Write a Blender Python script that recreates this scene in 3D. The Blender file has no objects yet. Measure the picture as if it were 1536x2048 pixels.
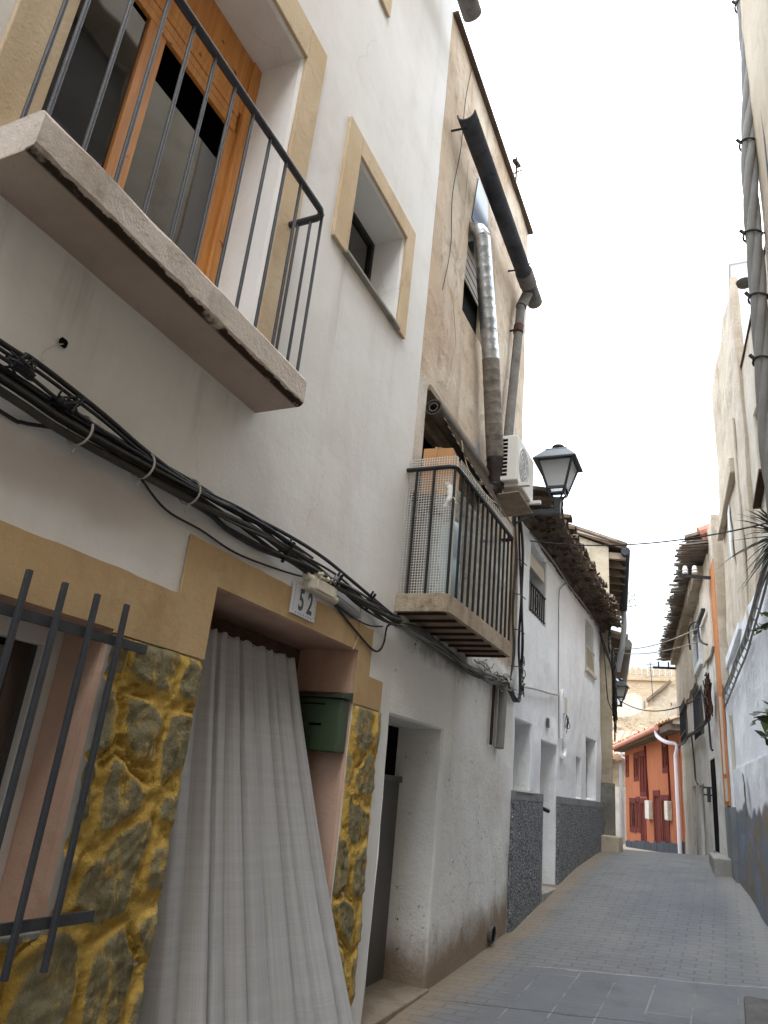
import bpy, bmesh, math, random
from mathutils import Vector, noise, Matrix
random.seed(7)
V = Vector
SC = bpy.context.scene
COL = SC.collection
R = random.uniform

# ------------------------------------------------------------------ camera
cam_d = bpy.data.cameras.new('camera'); cam = bpy.data.objects.new('camera', cam_d); COL.objects.link(cam); SC.camera = cam
def _n(v): return v.normalized()
_f = 1442.1
_vx, _vy = 1165 - 768, -2800 - 1024
_hx, _hy = 1463 - 768, 1640 - 1024
UPc = _n(V((_vx, _vy, _f))); FWc = _n(V((_hx, _hy, _f))); RTc = FWc.cross(UPc)
# rows: world axes in (right, down, forward) camera coordinates
cr = V((RTc.x, FWc.x, UPc.x)); cd = V((RTc.y, FWc.y, UPc.y)); cf = V((RTc.z, FWc.z, UPc.z))
cam.matrix_world = Matrix(((cr.x, -cd.x, -cf.x, 0), (cr.y, -cd.y, -cf.y, 0), (cr.z, -cd.z, -cf.z, 1.6), (0, 0, 0, 1)))
cam_d.sensor_fit = 'VERTICAL'; cam_d.sensor_height = 36; cam_d.sensor_width = 27
cam_d.lens = 36 * _f / 2048; cam_d.clip_end = 2000; cam_d.clip_start = 0.05

# ------------------------------------------------------------------ materials
def L(h):
    h = h.lstrip('#'); c = [int(h[i:i + 2], 16) / 255 for i in (0, 2, 4)]
    return tuple((x / 12.92 if x <= .04045 else ((x + .055) / 1.055) ** 2.4) for x in c) + (1,)
class G:
    def __init__(s, name, rough=.85, spec=.3):
        s.m = bpy.data.materials.new(name); s.m.use_nodes = True; s.nt = s.m.node_tree
        s.b = s.nt.nodes['Principled BSDF']; s.b.inputs['Roughness'].default_value = rough
        s.b.inputs['Specular IOR Level'].default_value = spec
        s.pos = s.n('ShaderNodeNewGeometry').outputs['Position']
    def n(s, t, ins=None, **kw):
        nd = s.nt.nodes.new(t)
        for k, v in kw.items(): setattr(nd, k, v)
        for k, v in (ins or {}).items(): s.set(nd.inputs[k], v)
        return nd
    def set(s, sock, v):
        if isinstance(v, bpy.types.NodeSocket): s.nt.links.new(v, sock)
        else: sock.default_value = v
    def math(s, op, a, b=0., c=0.): return s.n('ShaderNodeMath', {0: a, 1: b, 2: c}, operation=op).outputs[0]
    def vec(s, sc=(1, 1, 1), loc=(0, 0, 0), rot=(0, 0, 0), src=None):
        return s.n('ShaderNodeMapping', {'Vector': src or s.pos, 'Scale': sc, 'Location': loc, 'Rotation': rot}).outputs[0]
    def noise(s, scale, detail=5, rough=.6, sc=None, loc=(0, 0, 0), dist=0.):
        v = s.vec(sc or (1, 1, 1), loc)
        return s.n('ShaderNodeTexNoise', {'Vector': v, 'Scale': scale, 'Detail': detail, 'Roughness': rough, 'Distortion': dist}).outputs['Fac']
    def step(s, x, a, b): return s.n('ShaderNodeMapRange', {0: x, 1: a, 2: b, 3: 0., 4: 1.}, interpolation_type='SMOOTHSTEP').outputs[0]
    def mix(s, f, a, b, mode='MIX'):
        nd = s.n('ShaderNodeMix', data_type='RGBA', blend_type=mode); s.set(nd.inputs[0], f); s.set(nd.inputs[6], a); s.set(nd.inputs[7], b)
        return nd.outputs[2]
    def xyz(s):
        o = s.n('ShaderNodeSeparateXYZ', {0: s.pos}).outputs; return o[0], o[1], o[2]
    def bump(s, h, dist=.01, strength=1., prev=None):
        nd = s.n('ShaderNodeBump', {'Height': h, 'Distance': dist, 'Strength': strength})
        if prev is not None: s.set(nd.inputs['Normal'], prev)
        s.set(s.b.inputs['Normal'], nd.outputs[0]); return nd.outputs[0]
    def col(s, c): s.set(s.b.inputs['Base Color'], c); return s
def simple(name, c, rough=.6, spec=.4, metal=0., var=.12, vs=9., bump=0.):
    g = G(name, rough, spec); c = L(c) if isinstance(c, str) else c
    d = tuple(x * (1 - 2 * var) for x in c[:3]) + (1,); u = tuple(min(1, x * (1 + var)) for x in c[:3]) + (1,)
    g.col(g.mix(g.noise(vs, 6), d, u)); g.b.inputs['Metallic'].default_value = metal
    if bump: g.bump(g.noise(120, 4), bump)
    return g.m
def plaster(name, base, alt, dark, s1=.9, stain=.45, streak=.35, fine=.012, wav=.05, speck=None, extra=None, rough=.92, seed=0, crack=0.):
    g = G(name, rough, .15); o = (seed * 3.1, seed * 1.7, seed * 2.3)
    base, alt, dark = [L(x) if isinstance(x, str) else x for x in (base, alt, dark)]
    c = g.mix(g.step(g.noise(s1, 7, .62, loc=o), .35, .68), base, alt)
    c = g.mix(g.math('MULTIPLY', g.step(g.noise(s1 * 3.2, 8, .7, loc=o, dist=.6), .49, .70), stain), c, dark)
    st = g.step(g.noise(2.6, 7, .65, sc=(1.6, 1.6, .16), loc=o), .50, .72)
    c = g.mix(g.math('MULTIPLY', st, streak), c, dark)
    c = g.mix(.16, c, g.mix(g.noise(38, 5, .7), (.25, .25, .25, 1), (.78, .78, .78, 1)), 'SOFT_LIGHT')
    if speck:
        sp = g.step(g.noise(speck[1], 6, .75, loc=o), speck[2], speck[2] + .04); c = g.mix(sp, c, L(speck[0]))
    if crack:
        vv = g.n('ShaderNodeVectorMath', {0: g.pos, 1: g.n('ShaderNodeVectorMath', {0: g.n('ShaderNodeTexNoise', {'Vector': g.pos, 'Scale': 2.5, 'Detail': 5.}).outputs['Color'], 3: .5}, operation='SCALE').outputs[0]}, operation='ADD').outputs[0]
        ed = g.n('ShaderNodeTexVoronoi', {'Vector': vv, 'Scale': .9}, feature='DISTANCE_TO_EDGE').outputs['Distance']
        ck = g.math('MULTIPLY', g.step(ed, .006, .001), g.step(g.noise(.8, 3, loc=o), .5, .62)); c = g.mix(g.math('MULTIPLY', ck, crack), c, dark)
    if extra: c = extra(g, c)
    g.col(c)
    b = g.bump(g.noise(2.2, 4, .5, loc=o), wav); g.bump(g.noise(45, 7, .72), fine, .9, b)
    return g.m
def ground_h(g):       # height above the sloping street, for splash dirt
    x, y, z = g.xyz()
    return g.math('SUBTRACT', z, g.math('MULTIPLY_ADD', y, .085, .02))

# --- house A
def ex_A(g, c):
    # pinkish blotches, grey-brown band under the cables and old leak marks with ragged outlines
    n = g.step(g.noise(1.5, 6, .6, sc=(1, 1, .55), loc=(4, 2, 1)), .5, .75)
    c = g.mix(g.math('MULTIPLY', n, .22), c, L('#c0aca0'))
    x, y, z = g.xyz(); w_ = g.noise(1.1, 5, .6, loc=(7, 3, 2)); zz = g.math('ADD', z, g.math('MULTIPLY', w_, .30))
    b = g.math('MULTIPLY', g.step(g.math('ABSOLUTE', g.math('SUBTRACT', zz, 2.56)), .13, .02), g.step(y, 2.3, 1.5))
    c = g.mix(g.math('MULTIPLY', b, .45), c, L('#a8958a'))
    dr = g.step(g.noise(7, 5, .6, sc=(1, 1, .06), loc=(1, 2, 9)), .52, .7)
    m = g.math('MULTIPLY', g.math('MULTIPLY', g.step(z, 4.40, 4.36), g.step(z, 3.3, 4.2)), g.math('MULTIPLY', g.step(y, 2.72, 2.84), g.step(y, 3.66, 3.54)))
    m2 = g.math('MULTIPLY', g.math('MULTIPLY', g.step(z, 3.075, 3.05), g.step(z, 2.62, 3.0)), g.step(y, 2.33, 2.27))
    return g.mix(g.math('MULTIPLY', g.math('MULTIPLY', dr, g.math('ADD', m, m2)), .4), c, L('#9c9188'))
M = {}
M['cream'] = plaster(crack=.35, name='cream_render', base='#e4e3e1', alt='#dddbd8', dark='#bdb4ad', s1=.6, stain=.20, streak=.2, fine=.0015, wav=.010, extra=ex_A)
M['tan_paint'] = plaster('tan_paint', '#c4a982', '#ba9c74', '#94785a', 1.3, .3, .3, .004, .012, seed=2)
M['tan_trim'] = plaster('tan_trim', '#cfbb9e', '#c5ad8b', '#9d876a', 1.8, .35, .3, .006, .012, seed=3)
M['pink_paint'] = plaster('pinkish_reveal_paint', '#c9aa98', '#bf9c88', '#9a7867', 1.6, .3, .3, .005, .015, seed=4)
M['white_paint'] = plaster('white_paint', '#dcdad6', '#d2d0cc', '#a9a39a', 1.2, .25, .25, .005, .02, seed=5)
def ex_slab(g, c):
    x, y, z = g.xyz()
    n = g.noise(9, 6, .7)
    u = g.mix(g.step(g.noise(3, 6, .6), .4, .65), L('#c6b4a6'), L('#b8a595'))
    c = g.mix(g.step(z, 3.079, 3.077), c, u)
    k = g.math('ADD', z, g.math('MULTIPLY', g.math('SUBTRACT', n, .5), .035))
    band = g.math('MULTIPLY', g.math('MULTIPLY', g.step(k, 3.064, 3.067), g.step(k, 3.084, 3.080)), g.step(x, -1.60, -1.585))
    return g.mix(g.math('MULTIPLY', band, g.step(g.noise(4, 5, .6, sc=(1, 1, .2)), .34, .42)), c, L('#40332a'))
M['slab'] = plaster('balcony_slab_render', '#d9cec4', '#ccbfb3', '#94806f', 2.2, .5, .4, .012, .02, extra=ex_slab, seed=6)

def mat_clad():
    g = G('yellow_pointed_stone', .93, .12)
    at = g.n('ShaderNodeAttribute', attribute_name='stone'); mask = at.outputs['Fac']
    at2 = g.n('ShaderNodeAttribute', attribute_name='tone'); tone = at2.outputs['Fac']
    st = g.mix(tone, L('#978c69'), L('#a89f80'))
    st = g.mix(g.step(g.noise(16, 7, .7, sc=(1, 1, .5)), .42, .72), st, L('#786c50'))
    st = g.mix(g.math('MULTIPLY', g.step(g.noise(30, 5, .7, sc=(1, 1, .4)), .55, .75), .5), st, L('#93917f'))
    mo = g.mix(g.step(g.noise(7, 7, .7), .35, .7), L('#e6c168'), L('#d8ae56'))
    mo = g.mix(g.math('MULTIPLY', g.step(g.noise(22, 6, .7), .55, .72), .7), mo, L('#6d5124'))
    mo = g.mix(g.math('MULTIPLY', g.step(g.noise(3, 5, .6), .56, .75), .4), mo, L('#a98a55'))
    sm = g.noise(12, 8, .78, sc=(1, 1, .6), loc=(3, 3, 3), dist=.8)
    m2 = g.step(g.math('SUBTRACT', mask, g.math('MULTIPLY', g.math('SUBTRACT', sm, .33), 2.3)), .22, .62)
    g.col(g.mix(m2, mo, st))
    b = g.bump(g.noise(14, 8, .75), .03); g.bump(g.noise(70, 6, .75), .012, 1, b)
    return g.m
M['clad'] = mat_clad()

# --- house B
def ex_B(g, c):
    x, y, z = g.xyz(); n = g.noise(4, 7, .68)
    nz = g.math('ADD', z, g.math('MULTIPLY', n, .30))
    # whitewashed ground storey
    wcol = g.mix(g.step(g.noise(1.2, 6, .6), .4, .7), L('#e9e8e4'), L('#dcd9d3'))
    st = g.step(g.noise(3, 7, .65, sc=(1.4, 1.4, .14), loc=(2, 5, 3)), .56, .8)
    wcol = g.mix(g.math('MULTIPLY', st, .4), wcol, L('#a08d76'))
    sp = g.step(g.noise(22, 6, .72, loc=(9, 1, 1)), .62, .65); wcol = g.mix(g.math('MULTIPLY', sp, g.step(g.noise(2, 3), .5, .62)), wcol, L('#5d564c'))
    low = g.step(g.math('ADD', ground_h(g), g.math('MULTIPLY', g.noise(5, 7, .7, sc=(1, 1, .6)), -.36)), .16, -.12)
    wcol = g.mix(g.math('MULTIPLY', low, .9), wcol, L('#84705a'))
    c = g.mix(g.step(nz, 2.90, 2.84), c, wcol)
    # grime just under the cable run
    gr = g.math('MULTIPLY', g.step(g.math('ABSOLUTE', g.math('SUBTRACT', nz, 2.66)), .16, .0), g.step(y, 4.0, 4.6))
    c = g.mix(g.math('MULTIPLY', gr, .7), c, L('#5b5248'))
    # pale jamb strips by the party wall and balcony door
    e = g.math('ADD', y, g.math('MULTIPLY', n, .16))
    pale = g.math('MULTIPLY', g.step(e, 4.32, 4.24), g.step(nz, 2.8, 2.9))
    pale2 = g.math('MULTIPLY', g.step(nz, 4.55, 4.45), pale)
    c = g.mix(g.math('MULTIPLY', pale, .45), c, L('#c4ae95')); c = g.mix(pale2, c, L('#cfc8be'))
    # blue black scorch between gutter and window
    d = g.n('ShaderNodeVectorMath', {0: g.vec((0, 1.9, .95), (0, -1.9 * 5.06, -.95 * 6.55))}, operation='LENGTH').outputs['Value']
    bl = g.step(g.math('ADD', d, g.math('MULTIPLY', g.noise(7, 6, .7), .3)), .62, .36)
    c = g.mix(g.math('MULTIPLY', bl, .93), c, L('#2b3244'))
    return c
M['B_wall'] = plaster('old_tan_plaster', '#bda993', '#cfc3b2', '#8e7863', 1.5, .7, .5, .012, .05, speck=('#d8cbb8', 6, .66), extra=ex_B, seed=8, crack=.6)
M['scorch'] = simple('blued_sheet_metal', '#39465c', .35, .5, .6, .3, 5)
M['rust'] = simple('rusty_iron', '#4a3226', .8, .3, .2, .35, 14, .004)
M['oldwood'] = simple('old_grey_boards', '#9c8d7b', .9, .2, 0, .35, 7, .006)
def ex_Bslab(g, c):
    return g.mix(g.step(g.noise(8, 7, .75), .6, .68), c, L('#6a4a34'))
M['B_slab'] = plaster('balcony_edge_plaster', '#b7a995', '#a3937d', '#6f5c49', 3, .6, .5, .015, .02, extra=ex_Bslab, seed=9)

# --- house C and D
def ex_C(g, c):
    x, y, z = g.xyz()
    return g.mix(g.math('MULTIPLY', g.step(g.noise(2.4, 6, .65), .62, .75), .25), c, L('#b4b6b8'))
M['C_wall'] = plaster('white_lime_render', '#eff1f3', '#e6e9ec', '#b9baba', .8, .2, .22, .006, .05, extra=ex_C, seed=10, crack=.4)
def mat_dado():
    g = G('speckled_grey_pebbledash', .8, .3)
    v = g.n('ShaderNodeTexVoronoi', {'Vector': g.pos, 'Scale': 42.}).outputs
    n = g.step(g.noise(60, 4, .8), .44, .62)
    c = g.mix(n, L('#54575b'), L('#acafb2')); c = g.mix(g.step(g.noise(1.7, 5), .55, .8), c, L('#6a6c6e')); c = g.mix(g.math('MULTIPLY', g.step(g.noise(16, 6, .75), .42, .62), .55), c, L('#3a3c40'))
    c = g.mix(g.math('MULTIPLY', g.step(g.noise(3, 5, .6, sc=(1, 1, .5)), .6, .75), .4), c, L('#85807a'))
    g.col(c); g.bump(v['Distance'], .009); return g.m
M['dado'] = mat_dado()
M['grey_band'] = plaster('smooth_grey_band', '#8c8f90', '#7e8182', '#5f6060', 2, .4, .3, .006, .01, seed=11)
M['D_wall'] = plaster('weathered_beige_render', '#b5aa97', '#a59a86', '#7c705d', .9, .5, .5, .01, .05, seed=12)
M['D_low'] = plaster('dark_cement_patch', '#86847c', '#716f67', '#54524b', 2.2, .6, .6, .02, .03, seed=13)
M['bare'] = plaster('bare_dark_mortar', '#7d766a', '#5f584e', '#3d3830', 9, .7, .2, .03, .02, seed=14)
M['tile'] = plaster('old_clay_tile', '#77695c', '#63574c', '#40382f', 3, .6, .2, .012, .01, speck=('#9a9078', 16, .66), seed=15)
M['tile_dk'] = plaster('sooty_eave_clay', '#64574b', '#52473d', '#332c27', 4, .6, .2, .02, .02, seed=16)
M['tile_pale'] = plaster('sun_bleached_tile', '#b3967e', '#a37e65', '#7c604b', 3, .5, .2, .012, .01, seed=17)
M['tile_pink'] = plaster('pink_clay_tile', '#c58d7c', '#b57b69', '#8c6054', 3, .4, .2, .012, .01, seed=18)

# --- right side
M['E_low'] = plaster('grey_white_old_wash', '#f0ede7', '#e2ded5', '#ada496', .9, .55, .6, .01, .05, seed=20)
M['E_up'] = plaster('beige_grey_old_plaster', '#e2d6c5', '#d0c2af', '#a08f7b', 1.1, .6, .5, .012, .05, seed=21, crack=.6)
M['orange_thin'] = plaster('salmon_orange_paint', '#cb8a5c', '#bf7c4e', '#8f6248', 1.2, .4, .5, .008, .03, seed=22)
M['G_wall'] = plaster('tall_tan_plaster', '#cdc2b2', '#c1b4a0', '#a28e76', .8, .5, .6, .012, .06, seed=23, crack=.6)
M['G2_wall'] = plaster('cream_grey_plaster', '#d3cbbd', '#c8bda9', '#a3927c', .8, .4, .6, .01, .05, seed=24)
M['near_tan'] = plaster('near_tan_render', '#cabeab', '#bfb09a', '#98866f', 1.0, .4, .4, .01, .03, seed=25)
def ex_H(g, c):
    x, y, z = g.xyz(); n = g.noise(2.2, 7, .6, sc=(1, .6, .8)); n2 = g.noise(1.6, 6, .65, loc=(3, 3, 0))
    gz = g.math('ADD', z, g.math('MULTIPLY', g.math('SUBTRACT', n, .5), .5))
    dk = g.step(gz, 1.72, 1.66)
    dc = g.mix(g.step(n2, .45, .62), L('#7d8490'), L('#8a7f70'))
    dc = g.mix(g.step(g.noise(4, 6, .7, sc=(1, 1, .25)), .56, .72), dc, L('#6b6256'))
    return g.mix(dk, c, dc)
M['H_wall'] = plaster('bluish_whitewash', '#f3f4f7', '#eaecf0', '#b4b5b5', 1.0, .2, .22, .008, .05, extra=ex_H, seed=26)
M['bluewhite'] = plaster('pale_white_render', '#e4e8ec', '#dde2e7', '#c4cad0', .5, .2, .2, .004, .02, seed=27)
M['orange'] = plaster('orange_house_paint', '#95583a', '#8d5133', '#70442f', .5, .5, .6, .004, .02, seed=28)
M['maroon'] = plaster('maroon_trim_paint', '#57221d', '#4e1e1a', '#351412', 1, .3, .2, .003, .01, seed=29)
M['char'] = plaster('charcoal_base_paint', '#3d4045', '#34363a', '#26272a', 2, .3, .3, .004, .01, seed=30)
M['far_white'] = plaster('far_white_wall', '#c0bab0', '#b2aa9d', '#99907f', .5, .5, .5, .01, .05, seed=31)
M['rock'] = plaster('pale_tan_rock', '#a6947c', '#b3a590', '#826a50', .35, .7, .3, .03, .35, seed=32)
M['ruin'] = plaster('pale_ruin_plaster', '#b3a897', '#a6977f', '#857058', .45, .6, .4, .02, .1, seed=33)
def mat_castle():
    g = G('castle_masonry', .95, .1)
    br = g.n('ShaderNodeTexBrick', {'Vector': g.vec((1, 1, 1), rot=(math.pi / 2, 0, 0)), 'Color1': L('#aa9b85'), 'Color2': L('#a09079'), 'Mortar': L('#b3a48e'), 'Scale': 1.0, 'Mortar Size': .03, 'Brick Width': .7, 'Row Height': .32}).outputs['Color']
    c = g.mix(g.step(g.noise(.5, 7, .7), .45, .7), br, L('#ac9d86')); c = g.mix(g.math('MULTIPLY', g.step(g.noise(1.4, 7, .7), .56, .75), .6), c, L('#88745b'))
    g.col(c); g.bump(g.noise(2, 7, .7), .2); return g.m
M['castle'] = mat_castle()

# --- street
def mat_street():
    g = G('paver_street', .72, .3); x, y, z = g.xyz()
    wob = g.math('MULTIPLY', g.math('SUBTRACT', g.noise(1.3, 3), .5), .03)
    u = g.n('ShaderNodeCombineXYZ', {0: g.math('ADD', x, wob), 1: g.math('ADD', y, wob)}).outputs[0]
    br = g.n('ShaderNodeTexBrick', {'Vector': u, 'Color1': L('#6e6e6e'), 'Color2': L('#69696a'), 'Mortar': L('#626260'), 'Scale': 1., 'Mortar Size': .007, 'Mortar Smooth': .4, 'Bias': 0., 'Brick Width': .2, 'Row Height': .1}, offset=.5)
    u2 = g.n('ShaderNodeCombineXYZ', {0: g.math('ADD', y, wob), 1: g.math('ADD', x, 0.03)}).outputs[0]
    sl = g.n('ShaderNodeTexBrick', {'Vector': u2, 'Color1': L('#67686a'), 'Color2': L('#606164'), 'Mortar': L('#716f6b'), 'Scale': 1., 'Mortar Size': .006, 'Mortar Smooth': .3, 'Brick Width': 1.15, 'Row Height': .245}, offset=.5)
    rib = g.n('ShaderNodeTexBrick', {'Vector': u2, 'Color1': L('#5d5f63'), 'Color2': L('#55585c'), 'Mortar': L('#6c6d6e'), 'Scale': 1., 'Mortar Size': .004, 'Brick Width': .06, 'Row Height': .245}, offset=.0)
    slc = g.mix(.35, sl.outputs['Color'], rib.outputs['Color'])
    slc = g.mix(sl.outputs['Fac'], slc, g.mix(g.step(g.noise(3, 6, .7), .42, .66), L('#5c5c5c'), L('#918e87')))
    edge = g.math('ADD', g.math('ADD', y, g.math('MULTIPLY', x, -.11)), g.math('MULTIPLY', g.math('SUBTRACT', g.noise(7, 5, .7), .5), .09))
    zone = g.math('MULTIPLY', g.step(edge, 6.08, 5.98), g.step(g.math('ADD', x, g.math('MULTIPLY', g.math('SUBTRACT', g.noise(6, 5, .7), .5), .3)), -1.44, -1.28))
    c = g.mix(zone, br.outputs['Color'], slc)
    ln = g.math('MULTIPLY', g.step(g.math('ABSOLUTE', g.math('SUBTRACT', edge, 6.03)), .018, .006), g.step(x, -1.4, -1.3))
    c = g.mix(g.math('MULTIPLY', ln, .7), c, L('#9a978f'))
    ln2 = g.step(g.math('ABSOLUTE', g.math('SUBTRACT', edge, 5.02)), .016, .006)
    c = g.mix(g.math('MULTIPLY', ln2, .8), c, L('#35332f'))
    c = g.mix(g.math('MULTIPLY', g.step(g.noise(.9, 7, .65), .42, .72), .55), c, L('#7a7874'))
    c = g.mix(g.math('MULTIPLY', g.step(g.noise(2.2, 7, .7, loc=(5, 1, 0)), .5, .75), .6), c, L('#4e4d4c'))
    c = g.mix(g.math('MULTIPLY', g.step(g.noise(1.1, 5, .6, sc=(1, .3, 1), loc=(2, 7, 0)), .48, .66), .5), c, L('#54575d'))
    d = g.math('ADD', x, g.math('MULTIPLY', g.noise(3, 7, .7), -.5))
    c = g.mix(g.math('MULTIPLY', g.step(d, -1.72, -2.0), .65), c, L('#8d7b63'))
    rr = g.math('ADD', g.math('MULTIPLY_ADD', y, .09, -.9645), x)
    c = g.mix(g.math('MULTIPLY', g.step(g.math('ADD', rr, g.math('MULTIPLY', g.noise(4, 6, .7), .4)), -.2, .12), .6), c, L('#8f8c85'))
    sp = g.step(g.noise(30, 3, .6), .76, .78); c = g.mix(g.math('MULTIPLY', sp, .8), c, L('#33312e'))
    g.col(c)
    h = g.mix(zone, br.outputs['Fac'], g.math('MULTIPLY', sl.outputs['Fac'], .4))
    h = g.math('SUBTRACT', g.math('MULTIPLY', g.noise(28, 6, .7), .7), h)
    g.bump(h, .004); g.set(g.b.inputs['Roughness'], g.math('MULTIPLY_ADD', g.noise(4, 5), .3, .5)); return g.m
M['street'] = mat_street()
M['hill'] = plaster('dry_hill_earth', '#b79f7f', '#a88d69', '#7d6f4d', .2, .6, .1, .05, .3, seed=35)
M['concrete'] = plaster('worn_concrete', '#a3a09a', '#959189', '#6c6861', 2.5, .5, .4, .012, .02, seed=36)
M['dusty'] = plaster('dusty_worn_step', '#948879', '#857868', '#655a4c', 3, .6, .4, .012, .02, seed=38)
M['cement_dk'] = plaster('dark_cement', '#6e6c69', '#5f5d5a', '#45433f', 2.5, .5, .4, .012, .02, seed=37)

# --- small materials
M['iron'] = simple('dark_painted_iron', '#3c3e43', .5, .4, 0, .2, 18, .002)
M['black_iron'] = simple('black_painted_iron', '#1d1d20', .5, .4, 0, .25, 18, .002)
M['lantern'] = simple('charcoal_lantern_paint', '#2d3238', .42, .5, 0, .12, 6)
M['cable'] = simple('black_cable_sheath', '#26262a', .55, .4, 0, .25, 10, .003)
M['cable_dusty'] = simple('dusty_black_cable', '#4b4844', .75, .3, 0, .3, 12, .003)
M['cable_grey'] = simple('grey_cable_sheath', '#86847f', .7, .3, 0, .18, 7, .003)
M['cable_pale'] = simple('pale_thin_cable', '#b7b2a8', .7, .3, 0, .15, 7)
M['tie'] = simple('pale_clip_plastic', '#a8a59c', .6, .3, 0, .15, 9)
M['white_plastic'] = simple('yellowed_white_plastic', '#d2cab8', .5, .4, 0, .12, 9)
M['foam'] = plaster('expanding_foam', '#dcd6c4', '#cfc6ae', '#a29877', 14, .4, .1, .02, .01, seed=40)
M['pvc'] = simple('grey_pvc', '#8f9294', .5, .4, 0, .12, 6)
M['fibre'] = plaster('weathered_fibre_cement', '#75736f', '#64625f', '#45433f', 4, .6, .4, .008, .006, seed=41)
M['fibre_dk'] = plaster('sooty_fibre_cement', '#45484e', '#3a3d44', '#24262b', 4, .5, .3, .008, .006, seed=42)
M['ceramic'] = simple('glazed_white_tile', '#cfd0d4', .2, .5, 0, .04, 5)
M['ink'] = simple('dark_glaze', '#26282e', .3, .5, 0, .1, 5)
M['ink_blue'] = simple('blue_grey_glaze', '#6c7890', .3, .5, 0, .2, 15)
M['green'] = simple('green_enamel', '#3f5139', .45, .4, 0, .14, 5, .002)
M['green_dk'] = simple('dark_green_enamel', '#2a3628', .45, .4, 0, .14, 5)
M['ac_white'] = simple('off_white_casing', '#d3d1cb', .45, .4, 0, .08, 4)
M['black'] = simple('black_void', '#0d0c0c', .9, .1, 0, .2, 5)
M['insul'] = simple('white_porcelain', '#e3e3e3', .2, .5, 0, .04, 5)
M['carton'] = simple('brown_cardboard', '#b98b5f', .85, .2, 0, .1, 5)
M['tape'] = simple('shiny_tape', '#c9a777', .25, .5, 0, .08, 5)
M['net'] = simple('white_plastic_netting', '#d6d4cd', .6, .3, 0, .06, 5)
M['bluebin'] = simple('pale_blue_plastic', '#a9bcc6', .5, .4, 0, .08, 3)
M['brownjunk'] = simple('brown_clutter', '#6a574b', .85, .2, 0, .35, 8, .006)
M['slat'] = simple('weathered_blind_slats', '#958c82', .75, .3, 0, .25, 8)
M['slat_dk'] = simple('dark_blind_core', '#5b554f', .8, .3, 0, .3, 12)
M['reed'] = simple('weathered_grey_reeds', '#8f857b', .95, .1, 0, .4, 5, .006)
M['beam'] = plaster('old_beam_plaster', '#b8ab9a', '#a39582', '#5c5044', 2, .6, .4, .015, .02, seed=43)
M['door_grey'] = simple('grey_metal_door', '#5d5b5b', .5, .4, 0, .12, 4)
M['door_black'] = simple('black_door_paint', '#121112', .9, .05, 0, .15, 4)
M['shutter'] = simple('grey_old_shutter', '#6f6a63', .85, .2, 0, .25, 5)
M['leaf'] = simple('dark_leaf', '#38482a', .5, .4, 0, .3, 6)
M['leaf_lt'] = simple('light_leaf', '#6f8a4b', .5, .4, 0, .25, 6)
M['frond'] = simple('grey_green_frond', '#5f6653', .6, .3, 0, .3, 8)
M['terracotta'] = simple('terracotta_pot', '#a5684a', .85, .2, 0, .15, 5)
M['wash_pipe'] = simple('pale_lilac_pipe', '#cfc6cc', .5, .4, 0, .06, 4)
M['string'] = simple('pale_string', '#cbb99a', .9, .1, 0, .1, 9)
def mat_wood():
    g = G('orange_pine', .45, .4)
    r = g.noise(9, 6, .6, sc=(5, 5, .35), dist=.7)
    c = g.mix(g.step(r, .3, .7), L('#c98c4b'), L('#b27335'))
    c = g.mix(g.step(g.noise(13, 3, .5, loc=(1, 5, 2)), .70, .76), c, L('#7a3f1c'))
    g.col(c); g.bump(r, .002); return g.m
M['pine'] = mat_wood()
def mat_glass():
    g = G('dark_window_glass', .04, .9); g.b.inputs['IOR'].default_value = 1.6
    g.col(g.mix(g.step(g.noise(1.4, 4), .4, .6), (.010, .010, .011, 1), (.022, .021, .02, 1)))
    g.bump(g.noise(1.8, 2), .004); return g.m
M['glass'] = mat_glass()
def mat_alu(name, a, b, rough, metal):
    g = G(name, rough, .5); g.b.inputs['Metallic'].default_value = metal
    g.col(g.mix(g.step(g.noise(9, 6, .7), .35, .7), L(a), L(b)))
    g.bump(g.noise(24, 5, .6), .006); return g.m
M['alu'] = mat_alu('crinkled_aluminium', '#c3c7ca', '#8f9496', .32, .85)
M['alu_old'] = mat_alu('dirty_aluminium', '#817a71', '#57514a', .85, .05)
M['alu_soot'] = mat_alu('sooty_aluminium', '#3e3531', '#241e1c', .6, .3)
def mat_frost():
    g = G('frosted_lantern_glass', .3, .5); g.col(L('#eceded'))
    tr = g.n('ShaderNodeBsdfTranslucent', {'Color': L('#f4f5f6')}).outputs[0]; tp = g.n('ShaderNodeBsdfTransparent', {'Color': (.97, .98, .98, 1)}).outputs[0]
    m1 = g.n('ShaderNodeMixShader', {0: .3, 1: tr, 2: tp}).outputs[0]; m2 = g.n('ShaderNodeMixShader', {0: .12, 1: m1, 2: g.b.outputs[0]}).outputs[0]
    g.set(g.nt.nodes['Material Output'].inputs[0], m2); return g.m
M['frost'] = mat_frost()
def mat_sheet():
    g = G('dusty_clear_plastic', .35, .5); g.col(g.mix(g.noise(3, 6), L('#bdbdb2'), L('#d2d1ca')))
    g.set(g.b.inputs['Alpha'], g.math('MULTIPLY_ADD', g.step(g.noise(2.5, 5), .3, .7), .35, .25))
    g.bump(g.noise(7, 5, .6), .04); return g.m
M['sheet'] = mat_sheet()
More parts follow.
